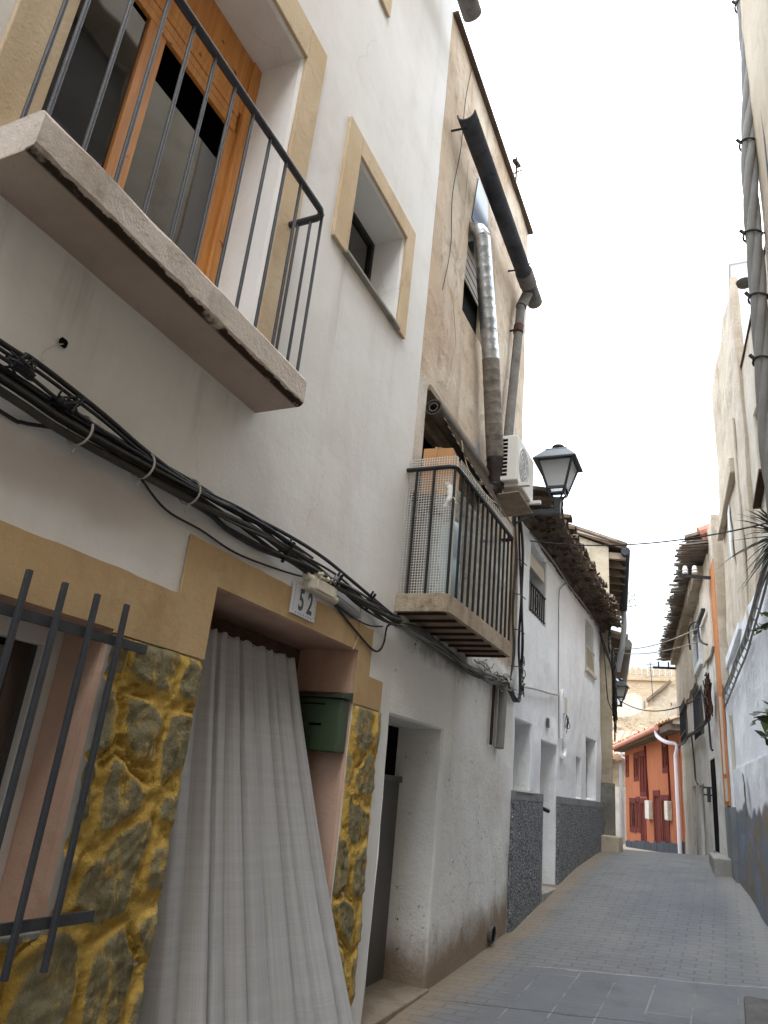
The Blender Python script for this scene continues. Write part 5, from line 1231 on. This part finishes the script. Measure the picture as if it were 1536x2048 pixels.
def house_E():
    def e(y): return y * 1.062
    def ez(z): return 1.6 + (z - 1.6) * 1.062
    t = thing('ruined_house', (-.4, 14.5, 0), 'grey plastered ruined house with ragged reed eaves and barred upper windows', 'house')
    up = (e(11.55), e(12.5), ez(3.72), ez(4.22), .05); d1 = (e(14.05), e(14.8), .4, ez(2.08), .04); d2 = (e(12.43), e(13.4), .4, ez(2.05), .06); dk = (e(10.78), e(11.37), .5, ez(2.33), .03)
    w1 = (e(15.06), e(16.5), ez(3.0), ez(3.62), .025); w2 = (e(12.05), e(13.0), ez(2.78), ez(3.42), .025)
    S0, S1 = 10.42, e(17.5)
    obj('wall', wall(EF, S0, S1, .0, 5.0, [up, d1, d2, dk, w1, w2], .4, .2, .025), 'E_low', t)
    # remains of the thicker beige coat upstairs
    mb = MB()
    sgs = 24; zl = [ez(3.55) + .10 * noise.noise(V((i * .5, 0, 2))) + .05 * (i % 3 == 0) for i in range(sgs + 1)]
    for i in range(sgs):
        a, b = S0 + (S1 - S0) * i / sgs, S0 + (S1 - S0) * (i + 1) / sgs
        if up[0] - .35 < (a + b) / 2 < up[1] + .3:
            if mb.f: obj('beige_coat', mb, 'E_up', t); mb = MB()
            continue
        mb.hexa([EF(a, zl[i], .02), EF(b, zl[i + 1], .02), EF(b, zl[i + 1], .045), EF(a, zl[i], .045), EF(a, 5.0, .02), EF(b, 5.0, .02), EF(b, 5.0, .045), EF(a, 5.0, .045)])
    obj('beige_coat', mb, 'E_up', t)
    mb = MB(); mb.hexa([EF(S0, 0, -.4), EF(S1, 0, -.4), EF(S1, 0, -5), EF(S0, 0, -5), EF(S0, 4.9, -.4), EF(S1, 4.9, -.4), EF(S1, 4.9, -5), EF(S0, 4.9, -5)]); obj('body', mb, 'E_up', t)
    for a, b, c, d, dep in (up, w1, w2):
        mb = MB(); mb.box(EF, a, b, c, d, -dep - .02, -dep)
        f = obj('window', mb, 'black' if dep > .045 else 'shutter', t)
        mb = MB()
        if dep < .045:
            n = 5
            for i in range(n + 1): s = a + (b - a) * i / n; mb.bar(EF(s, c - .05, .05), EF(s, d + .05, .05), .02, .02)
            mb.bar(EF(a - .1, c + .08, .05), EF(b + .1, c + .08, .05), .02, .02); mb.bar(EF(a - .1, d - .08, .05), EF(b + .1, d - .08, .05), .02, .02); obj('window_bars', mb, 'iron', f)
        else:
            frame_ring(EF, a - .08, b + .08, c - .05, d + .12, .1, 0, .055, mb=mb); mb2 = mb; obj('window_surround', mb2, 'C_wall', f)
            mb = MB(); mb.box(EF, a + .42, a + .52, c, d, -.048, -.01); mb.box(EF, a, a + .1, c, d, -.048, -.01); obj('shutter_leaf', mb, 'maroon', f)
    for a, b, c, d, dep in (d1, d2):
        mb = MB(); mb.box(EF, a, b, c, d, -dep - .03, -dep); obj('door', mb, 'E_low', t)
    mb = MB(); a, b, c, d, dep = dk; mb.box(EF, a, b, ez(1.2), d, -dep - .02, -dep + .03); dd = obj('door', mb, 'door_black', t, label='black painted door')
    mb = MB(); mb.box(EF, a - .02, b + .05, .6, ez(1.2), -.2, .02); obj('doorstep', mb, 'concrete', t)
    mb = MB(); mb.box(EF, e(11.65), e(11.8), ez(1.8), ez(2.0), -.01, .03); mb.bar(EF(e(11.3), 2.0, .0), EF(e(11.3), 2.0, .12), .03, .02); mb.bar(EF(e(11.3), 1.9, .0), EF(e(11.3), 1.9, .12), .03, .02); obj('wall_hook', mb, 'iron', t)
    # ragged reed and board eaves
    rnd = random.Random(11); mb = MB(); s = S0 - .1
    while s < 18.9:
        g = noise.noise(V((s * 1.7, 3, 0))); l = .36 + .08 * g + rnd.uniform(-.05, .05)
        if noise.noise(V((s * 3.1, 9, 2))) > .42: l *= .7
        for k in range(3):
            z = 5.02 + .045 * k + rnd.uniform(-.01, .01); ll = l * (1 - .06 * k) + rnd.uniform(-.05, .05)
            mb.bar(EF(s + rnd.uniform(-.02, .02), z + .10, -.3), EF(s + rnd.uniform(-.03, .03), z + .04 + rnd.uniform(-.02, .02), ll), rnd.uniform(.035, .07), rnd.uniform(.012, .026))
        s += rnd.uniform(.045, .075)
    obj('eaves', mb, 'reed', t)
    mb = MB(); n = 9
    for i in range(n):
        a, b = 11.0 + (18.2 - 11.0) * i / n, 11.0 + (18.2 - 11.0) * (i + 1) / n
        mb.bar(EF(a, 4.93 + R(-.02, .02), .08), EF(b - .03, 4.92 + R(-.02, .02), .075), .18, .17)
    obj('wall_plate', mb, 'beam', t)
    mb = MB(); tile_row(mb, EF, 10.5, 18.6, 5.24, -2.2, .25, .09, .75, .02, 8); mb.quad(EF(10.45, 5.2, .2), EF(18.8, 5.2, .2), EF(18.8, 6.3, -3), EF(10.45, 6.3, -3)); obj('roof_tiles', mb, 'tile', t)
    mb = MB(); mb.prism([EF(10.42, 5.0, -.05), EF(10.42, 5.25, .1), EF(10.42, 6.2, -2.5), EF(10.42, 5.0, -2.5)], (0, .12, 0)); mb.tube([EF(10.45, 5.32, .12), EF(10.45, 6.25, -2.4)], .085, 10); obj('verge', mb, 'tile_pink', t)
house_E()
def insulators():
    t = thing('insulator_bracket', (-.05, 11.0, 5.0), 'iron bracket with two white porcelain insulators under the ragged eaves', 'insulator')
    mb = MB(); mb.bar((-.42, 10.3, 4.66), (.12, 10.3, 4.60), .03, .04); obj('bracket', mb, 'black_iron', t)
    for x in (-.37, -.25):
        mb = MB(); mb.lathe((x, 10.3, 4.68), [(.03, 0), (.042, .02), (.03, .04), (.04, .06), (.028, .085), (.03, .10), (.02, .115)], 12); obj('insulator', mb, 'insul', t, smooth=True)
insulators()
def pole_arm():
    t = thing('wire_bracket', EF(17.5, 4.5, .1), 'iron wire bracket sticking out from the far corner of the ruined house', 'bracket')
    mb = MB(); p = EF(18.4, 4.80, .0); mb.bar(p, p + EF.n * .55, .04, .05)
    for k in (.2, .42): mb.bar(p + EF.n * k, p + EF.n * k + V((0, 0, .14)), .03, .03)
    obj('arm', mb, 'black_iron', t)
pole_arm()
def cables_E():
    t = thing('cable_bundle', EF(13, 3, .06), 'dark cable bundle sagging across the ruined house below its upper windows', 'cables')
    for i in range(6):
        w_ = [R(-.03, .03) for _ in range(6)]
        pts = [EF(18.4, 3.02 + w_[0], .06), EF(16.2, 2.98 + w_[1], .07), EF(14.8, 2.96 + w_[2], .08), EF(13.5, 2.90 + w_[3], .08), EF(12.2, 2.86 + w_[4], .08), EF(11.4, 2.86 + w_[5], .08), EF(10.9, 3.05 + w_[0], .08), EF(10.55, 3.25, .08)]
        mb = MB(); mb.tube(curve(pts, 7), R(.010, .02), 6); obj('cable', mb, 'cable_dusty' if i % 2 else 'cable', t, smooth=True)
    for pts in ([EF(14.6, 2.95, .05), EF(14.3, 2.5, .05), EF(14.2, 2.2, .05), EF(13.8, 2.1, .05)], [EF(11.3, 2.86, .06), EF(11.2, 2.5, .06), EF(11.1, 2.45, .05)], [EF(12.1, 3.45, .07), EF(11.8, 3.2, .06), EF(11.6, 2.9, .06)], [EF(12.6, 4.1, .15), EF(12.0, 4.3, .2), EF(11.2, 4.22, .15), EF(10.9, 3.9, .15), EF(10.5, 3.75, .1)]):
        mb = MB(); mb.tube(curve(pts, 6), .014, 6); obj('cable', mb, 'cable', t, smooth=True)
    mb = MB()
    for k in range(30): mb.tube(curve([EF(10.55 + R(-.12, .35), 3.1 + R(-.3, .3), .08 + R(0, .06)) for _ in range(4)], 4), .008, 5)
    obj('tangle', mb, 'rust', t, smooth=True)
    mb = MB(); mb.bar(EF(10.7, 4.28, .1), EF(12.2, 4.28, .1), .05, .04); obj('arm', mb, 'black_iron', t)
cables_E()
def cables_H():
    t = thing('cable_ladder', RF(8.5, 3.2, .06), 'grey tied cables climbing like a ladder over the whitewashed front', 'cables')
    for dz, r in ((0, .022), (.02, .018), (-.14, .010)):
        pts = [RF(10.35, 2.98 + dz, .06), RF(9.6, 3.02 + dz, .07), RF(9.0, 3.08 + dz, .06), RF(8.3, 3.13 + dz, .07), RF(7.6, 3.2 + dz, .06), RF(7.0, 3.27 + dz, .07), RF(6.2, 3.4 + dz, .07), RF(5.3, 3.6 + dz, .07)]
        mb = MB(); mb.tube(curve([p + V((0, 0, R(-.012, .012))) for p in pts], 8), r, 7); obj('cable', mb, 'cable_grey', t, smooth=True)
    for i in range(13):
        s = 9.6 - i * .26; z = 3.02 + (9.6 - s) * .092; mb = MB(); mb.tube([RF(s, z + .03, .07), RF(s - .02, z - .07, .09), RF(s - .05, z - .15, .06)], .006, 5); obj('cable_tie', mb, 'cable_grey', t)
cables_H()
def bundle_near():
    t = thing('cable_bundle', (.45, 4.95, 6), 'thick twisted grey cable bundle running up the near right house corner', 'cables')
    ctr = [(.54, 9.0), (.53, 8.26), (.51, 7.37), (.45, 6.56), (.425, 5.96), (.415, 5.4), (.405, 4.96), (.395, 4.47), (.38, 3.93), (.40, 3.3), (.45, 2.6)]
    base = curve([V((x, 4.95, z)) for x, z in ctr], 12)
    for i in range(4):
        pts = []
        for k, p in enumerate(base):
            a = p.z * 3.2 + i * math.pi / 2; pts.append(p + V((.029 * math.cos(a), .029 * math.sin(a), 0)))
        mb = MB(); mb.tube(pts, .033, 9); obj('cable', mb, 'cable_grey', t, smooth=True)
    for x, z in ((.452, 6.62), (.415, 5.72), (.41, 5.15), (.40, 4.62), (.525, 8.2)):
        mb = MB(); c = V((x, 4.95, z)); mb.tube([c + V((.066 * math.cos(a), .066 * math.sin(a), .01 * math.sin(2 * a))) for a in [2 * math.pi * i / 16 for i in range(17)]], .008, 6)
        mb.tube([c + V((.05, 0, 0)), c + V((.16, .03, .05))], .008, 6); mb.bar(c + V((-.05, -.03, 0)), c + V((-.085, -.04, .04)), .018, .018); obj('clamp', mb, 'cable_dusty', t, smooth=True)
bundle_near()
string_thing('cable', [V((.62, 4.6, 9.0)), V((.60, 4.6, 8.0)), V((.545, 4.6, 7.0)), V((.53, 4.6, 6.2)), V((.52, 4.6, 5.2))], .012, 'cable', 'slim black cable running down beside the thick grey bundle', 'cable')
# wires across the street
for name, a, b, sag, r, m, lab in (
    ('overhead_wire', (-1.45, 5.9, 3.70), (.42, 5.2, 3.52), .10, .0055, 'cable', 'black wire spanning the street from the netted balcony to the right'),
    ('overhead_wire', (-2.15, 16.8, 4.93), (-.22, 11.2, 4.16), .12, .008, 'cable_pale', 'upper pale wire crossing to the eaves of the ruined house'),
    ('overhead_wire', (-2.1, 16.9, 4.86), (-.22, 11.6, 4.05), .10, .008, 'cable_pale', 'lower pale wire crossing just under its twin to the ruined house'),
    ('overhead_wire', (-2.12, 17.3, 3.86), (-.33, 12.7, 3.36), .22, .010, 'cable', 'dark wire sagging from the farther lantern to the barred window')):
    mb = MB(); mb.tube(catenary(a, b, sag), r, 6); tag(obj(name, mb, m, base=a, smooth=True), lab, 'wire')
# steps on the right
mb = MB(); mb.hexa([(-.22, 10.05, .6), (.12, 10.05, .6), (.1, 11.3, .6), (-.30, 11.3, .6), (-.22, 10.05, 1.17), (.12, 10.05, 1.18), (.1, 11.3, 1.19), (-.30, 11.3, 1.18)])
tag(obj('concrete_step', mb, 'concrete', base=(-.1, 10.6, .9), bevel=.015), 'worn concrete block step before the black door of the ruined house', 'step')
mb = MB(); mb.hexa([(.0, 3.9, .1), (.8, 3.9, .1), (.8, 5.45, .1), (.0, 5.45, .1), (.0, 3.9, .60), (.8, 3.9, .62), (.8, 5.45, .66), (.0, 5.45, .65)])
tag(obj('concrete_step', mb, 'cement_dk', base=(.3, 4.8, .3), bevel=.02), 'dark concrete step at the near right edge of the street', 'step')

# ------------------------------------------------------------------ ORANGE HOUSE and far things
OF = Fr(-1.18, 23.5, -.276, 1)
OF.n = V((-.276, -1, 0)).normalized() * 1.0
OF.n = V((-1, -.276, 0)).normalized()
def house_orange():
    t = thing('orange_house', OF(28, .4, 0), 'orange painted house with maroon trim closing the end of the street', 'house')
    def cell(a, b, c, d, o0, o1): mb = MB(); mb.box(OF, a, b, c, d, o0, o1); return mb
    holes = [(25.4, 26.0, 2.95, 3.6, .035), (29.15, 30.0, 2.25, 3.5, .035), (30.5, 31.25, 2.8, 3.5, .035), (32.7, 33.1, 3.0, 3.5, .035), (31.3, 32.4, .95, 1.85, .035), (30.45, 30.9, 1.0, 1.9, .035), (29.3, 30.05, -.1, 1.85, .04), (26.85, 27.65, -.1, 2.1, .04), (25.6, 26.4, -.1, 1.95, .04)]
    obj('wall', wall(OF, 23.3, 33.5, -.5, 4.0, holes, .4, .4, .01), 'orange', t)
    for i, (a, b, c, d, dep) in enumerate(holes):
        mb = frame_ring(OF, a - .16, b + .16, max(c - .16, -.1), d + .18, .16, .004, .02, bottom=c > 0); nm = 'window' if c > 0 else 'door'
        f = obj(nm + '_surround', mb, 'maroon', t)
        mb = cell(a, b, c, d, -dep - .03, -dep); f = obj(nm, mb, 'glass' if c > 0 and i != 1 else 'maroon', t)
        if c > 0: mb = MB(); mb.box(OF, (a + b) / 2 - .03, (a + b) / 2 + .03, c, d, -dep, -dep + .03); mb.box(OF, a, b, c + .02, c + .06, -dep, -dep + .03); obj('glazing_bar', mb, 'maroon', f)
    mb = MB(); s = 23.3
    rnd = random.Random(2)
    while s < 33.5:
        l = rnd.uniform(.3, .7); h = .85 - (s - 23.5) * .048 + rnd.uniform(-.04, .05); mb.box(OF, s, min(s + l, 33.5), -.3, h, .004, .03 + .006 * (rnd.random() > .5)); s += l
    obj('charcoal_base', mb, 'char', t)
    mb = MB(); tile_row(mb, OF, 23.2, 34.2, 4.12, -3.6, .40, .10, 1.5, .012, 9); mb.quad(OF(23.1, 4.08, .42), OF(34.3, 4.08, .42), OF(34.3, 5.6, -3.7), OF(23.1, 5.6, -3.7)); obj('roof_tiles', mb, 'tile_pale', t)
    mb = MB(); mb.box(OF, 23.2, 34.0, 3.86, 4.04, -.05, .38); obj('soffit', mb, 'tile_dk', t)
    mb = MB(); mb.tube([OF(24.6, 4.03, .45), OF(34.6, 3.98, .45)], .085, 10); gu = obj('gutter', mb, 'tile_pink', t, smooth=True)
    mb = MB(); mb.tube(curve([OF(24.75, 4.05, .45), OF(24.7, 3.78, .42), OF(24.3, 3.6, .25), OF(23.9, 3.52, .04), OF(23.85, 3.2, .1)], 6) + [OF(23.8, .45, .1)], .06, 10); obj('downpipe', mb, 'wash_pipe', t, smooth=True)
    mb = MB(); mb.hexa([OF(23.2, 3.9, .3), OF(24.6, 3.9, .3), OF(24.6, 3.9, -3), OF(23.2, 3.9, -3), OF(23.2, 4.6, .25), OF(24.6, 4.35, .25), OF(24.6, 5.5, -3), OF(23.2, 5.7, -3)]); obj('end_gable', mb, 'ruin', t)
    mb = MB(); mb.hexa([OF(23.3, -.3, -.4), OF(33.5, -.3, -.4), OF(33.5, -.3, -4), OF(23.3, -.3, -4), OF(23.3, 3.9, -.4), OF(33.5, 3.9, -.4), OF(33.5, 3.9, -4), OF(23.3, 3.9, -4)]); obj('body', mb, 'orange', t)
    for a, b, c, d in ((27.95, 28.65, 1.35, 1.95), (25.05, 25.5, 1.4, 1.95)):
        mb = cell(a, b, c, d, .0, .14); obj('meter_box', mb, 'far_white', t, bevel=.02)
    mb = MB(); mb.tube([OF(28.9, 3.8, .03), OF(28.6, 1.9, .03)], .035, 6); mb.tube([OF(25.3, 3.9, .03), OF(25.15, 1.9, .03)], .03, 6); obj('conduit', mb, 'maroon', t)
house_orange()
def far_low_house():
    t = thing('low_house', (-4.5, 36, 0), 'low white walled house with tiled lean-to roof left of the orange house', 'house')
    mb = MB(); mb.wbox(-9, -4.05, 36, 40, -.3, 2.5); obj('wall', mb, 'far_white', t)
    mb = MB(); mb.wbox(-9, -4.05, 36.3, 40, 2.5, 3.7); obj('upper_wall', mb, 'ruin', t)
    mb = MB()
    for k in range(16): x = -9 + k * .32; mb.tube([(x, 35.6, 3.75), (x, 40.2, 5.2)], .17, 8)
    mb.quad((-9.2, 35.6, 3.68), (-4.0, 35.6, 3.68), (-4.0, 40.2, 5.15), (-9.2, 40.2, 5.15)); obj('roof', mb, 'tile_pale', t)
    mb = MB(); mb.tube([(-4.35, 35.5, 4.2), (-4.30, 35.5, 3.75), (-3.95, 35.4, 3.6)], .05, 8); mb.tube([(-4.42, 35.9, -.3), (-4.42, 35.9, 3.6)], .07, 8); obj('downpipe', mb, 'pvc', t)
far_low_house()
def ruins():
    def blk(name, label, poly, y, th, mat, part=None):
        # poly in (x, z) at distance y
        mb = MB(); n = len(poly); rr = []
        for i in range(n):
            (x0, z0), (x1, z1) = poly[i], poly[(i + 1) % n]; m = max(1, int(math.hypot(x1 - x0, z1 - z0) / .6))
            for k in range(m):
                u = k / m; x = x0 + (x1 - x0) * u; z = z0 + (z1 - z0) * u; rr.append((x + (.10 * noise.noise(V((x, z, y))) if z > 2 else 0), z + (.16 * noise.noise(V((x * 1.5, z * 1.5, y + 5))) if z > 2 else 0)))
        mb.prism([(x, y + .25 * noise.noise(V((x * .8, z * .8, 1))), z) for x, z in rr], (0, th, 0))
        return tag(obj(name, mb, mat, base=(poly[0][0], y, 0)), label, 'ruin')
    k = 60 / 1.0
    # near rock band, then roofless walls
    blk('rock_face', 'rough tan rock face rising behind the orange house roof', [(-9.2, 0), (-.5, 0), (-.5, 7.2), (-2.5, 7.6), (-3.4, 7.9), (-4.8, 7.4), (-6.0, 7.6), (-6.9, 7.9), (-9.2, 7.5)], 57, 6, 'rock')
    blk('ruined_wall', 'long pale ruined wall with rounded top above the rock face', [(-9.5, 5), (-4.1, 5), (-4.1, 10.3), (-4.6, 10.25), (-6.0, 9.6), (-7.1, 9.0), (-8.3, 8.6), (-9.5, 8.2)], 66, 1.2, 'ruin')
    o = blk('ruined_house', 'pale roofless house end with sloped roof line below the castle', [(-6.2, 6), (-2.4, 6), (-2.4, 13.2), (-4.2, 12.6), (-4.9, 11.9), (-5.9, 11.0), (-6.2, 10.9)], 70, 5, 'ruin')
    mb = MB(); mb.prism([(-6.3, 69.6, 10.9), (-4.9, 69.6, 12.1), (-4.2, 69.6, 12.75), (-4.2, 69.6, 12.5), (-4.9, 69.6, 11.8), (-6.2, 69.6, 10.7)], (0, 3, 0)); obj('roof', mb, 'tile', o)
    mb = MB(); mb.wbox(-4.35, -4.15, 69.7, 69.99, 8, 10.7); mb.wbox(-4.95, -4.7, 69.7, 69.99, 10.2, 10.6); obj('slot', mb, 'brownjunk', o)
    o = blk('ruined_shed', 'small pale arched outbuilding left of the castle ruins', [(-8.2, 8), (-6.5, 8), (-6.5, 10.8), (-7.0, 11.2), (-7.6, 11.1), (-8.2, 10.6)], 68, 3, 'far_white')
ruins()
def castle():
    y = 110; t = thing('castle_tower', (-8.9, y, 15), 'crenellated stone castle tower on the skyline above the orange house', 'castle')
    xl, xr, zt = -12.6, -5.0, 19.7
    mb = MB(); mb.wbox(xl, xr, y, y + 8, 6, zt - .8); obj('wall', mb, 'castle', t)
    mb = MB(); mb.wbox(xl - .3, xr + .3, y - .3, y + 8.3, zt - .8, zt - .1); obj('parapet', mb, 'castle', t)
    for k in range(10):
        x = xl - .1 + k * (xr - xl - .45) / 9
        for yy in (y - .3, y + 7.9):
            mb = MB(); mb.prism([(x, yy, zt - .1), (x + .62, yy, zt - .1), (x + .62, yy, zt + .75), (x + .31, yy, zt + 1.12), (x, yy, zt + .75)], (0, .45, 0)); obj('merlon', mb, 'castle', t, bevel=.06)
    for k in range(1, 5):
        mb = MB(); yy = y + k * 1.6; mb.prism([(xl - .3, yy, zt - .1), (xl - .3, yy + .6, zt - .1), (xl - .3, yy + .6, zt + .7), (xl - .3, yy + .3, zt + 1.1), (xl - .3, yy, zt + .7)], (.45, 0, 0)); obj('merlon', mb, 'castle', t)
castle()
def antenna():
    t = thing('tv_antenna', (-5.6, 69, 11), 'thin television aerial mast standing before the castle tower', 'antenna')
    mb = MB(); mb.bar((-5.55, 68, 10.5), (-5.70, 68, 13.9), .06, .06)
    for z, l in ((13.7, .35), (13.4, .25), (12.6, .5), (12.2, .2)): mb.bar((-5.66 - l, 68, z), (-5.66 + l, 68, z + .06), .035, .035)
    obj('mast', mb, 'iron', t)
    mb = MB(); mb.bar((-6.45, 50, 5), (-4.6, 50, 5.0), .01, .01)
antenna()
def roof_aerials():
    t = thing('roof_aerial', (-1.85, 6.5, 8.05), 'small reddish aerial at the far roof corner of the tan house', 'antenna')
    mb = MB(); mb.bar((-1.8, 6.2, 8.0), (-1.8, 6.2, 8.55), .018, .018); mb.bar((-1.8, 6.1, 8.4), (-1.8, 6.3, 8.5), .05, .03); mb.bar((-1.85, 6.2, 8.3), (-1.72, 6.2, 8.33), .012, .012); obj('mast', mb, 'rust', t)
roof_aerials()
# ------------------------------------------------------------------ plants
def palm():
    t = thing('potted_palm', (.52, 5.25, 3.3), 'spiky grey green potted palm jutting from the right house wall', 'plant')
    c = V((.44, 5.25, 3.42)); rnd = random.Random(6)
    mb = MB(); mb.lathe(c + V((.02, 0, -.30)), [(.07, 0), (.10, .18), (.11, .2)], 14); obj('pot', mb, 'terracotta', t, smooth=True)
    mb = MB(); mb.tube([c + V((.02, 0, -.12)), c], .02, 8); obj('trunk', mb, 'brownjunk', t)
    mb = MB()
    for k in range(64):
        a = rnd.uniform(math.pi * .55, math.pi * 1.5); el = rnd.uniform(-.9, 1.0); d = V((math.cos(a) * math.cos(el), math.sin(a) * math.cos(el), math.sin(el))); L_ = rnd.uniform(.25, .50); side = d.cross(V((0, 0, 1))).normalized()
        prev = None; drop = rnd.uniform(.1, .5)
        for i in range(7):
            u = i / 6; p = c + d * L_ * u - V((0, 0, drop * L_ * u * u)); wv = side * .016 * (1 - u) ** .7 * (.4 + u * 2 if u < .3 else 1)
            cur = (p - wv, p + wv)
            if prev: mb.quad(prev[0], prev[1], cur[1], cur[0])
            prev = cur
    obj('fronds', mb, 'frond', t)
palm()
def bush(name, c, n, r, mats, label, ls, seed, wall_x):
    t = thing(name, c, label, 'plant'); rnd = random.Random(seed); c = V(c)
    stems = []
    for k in range(n // 6 + 3):
        d = V((rnd.uniform(-1, .3), rnd.uniform(-1, .6), rnd.uniform(-.7, 1))).normalized() * r * rnd.uniform(.6, 1); stems.append((c + V((.08, .05, 0)), c + d * .6 + V((0, 0, .02)), c + d))
    mb = MB()
    for s in stems: mb.tube(curve(s, 4), .004, 5)
    obj('stems', mb, 'brownjunk', t)
    mb = MB(); mb2 = MB()
    for k in range(n):
        s = rnd.choice(stems); p = s[1].lerp(s[2], rnd.uniform(-.3, 1)); d = V((rnd.uniform(-1, 1), rnd.uniform(-1, 1), rnd.uniform(-.8, .6))).normalized(); l = ls * rnd.uniform(.7, 1.3); sd_ = d.cross(V((rnd.uniform(-1, 1), rnd.uniform(-1, 1), 1))).normalized() * l * .28
        q = mb if rnd.random() < .7 else mb2
        up = d.cross(sd_).normalized() * l * .08
        q.add([p, p + d * l * .4 + sd_ + up, p + d * l, p + d * l * .4 - sd_ + up, p + d * l * .45], [(0, 1, 4), (1, 2, 4), (2, 3, 4), (3, 0, 4)])
    obj('foliage', mb, mats[0], t)
    if mb2.f: obj('foliage', mb2, mats[1], t)
bush('hanging_plant', (.41, 5.75, 2.90), 70, .20, ('leaf_lt', 'leaf'), 'light green hanging plant at the right edge below the palm', .07, 3, .5)
bush('shrub', (.40, 5.9, 2.28), 46, .26, ('leaf', 'leaf_lt'), 'dark leaved shrub poking in at the right edge by the whitewash', .10, 8, .5)
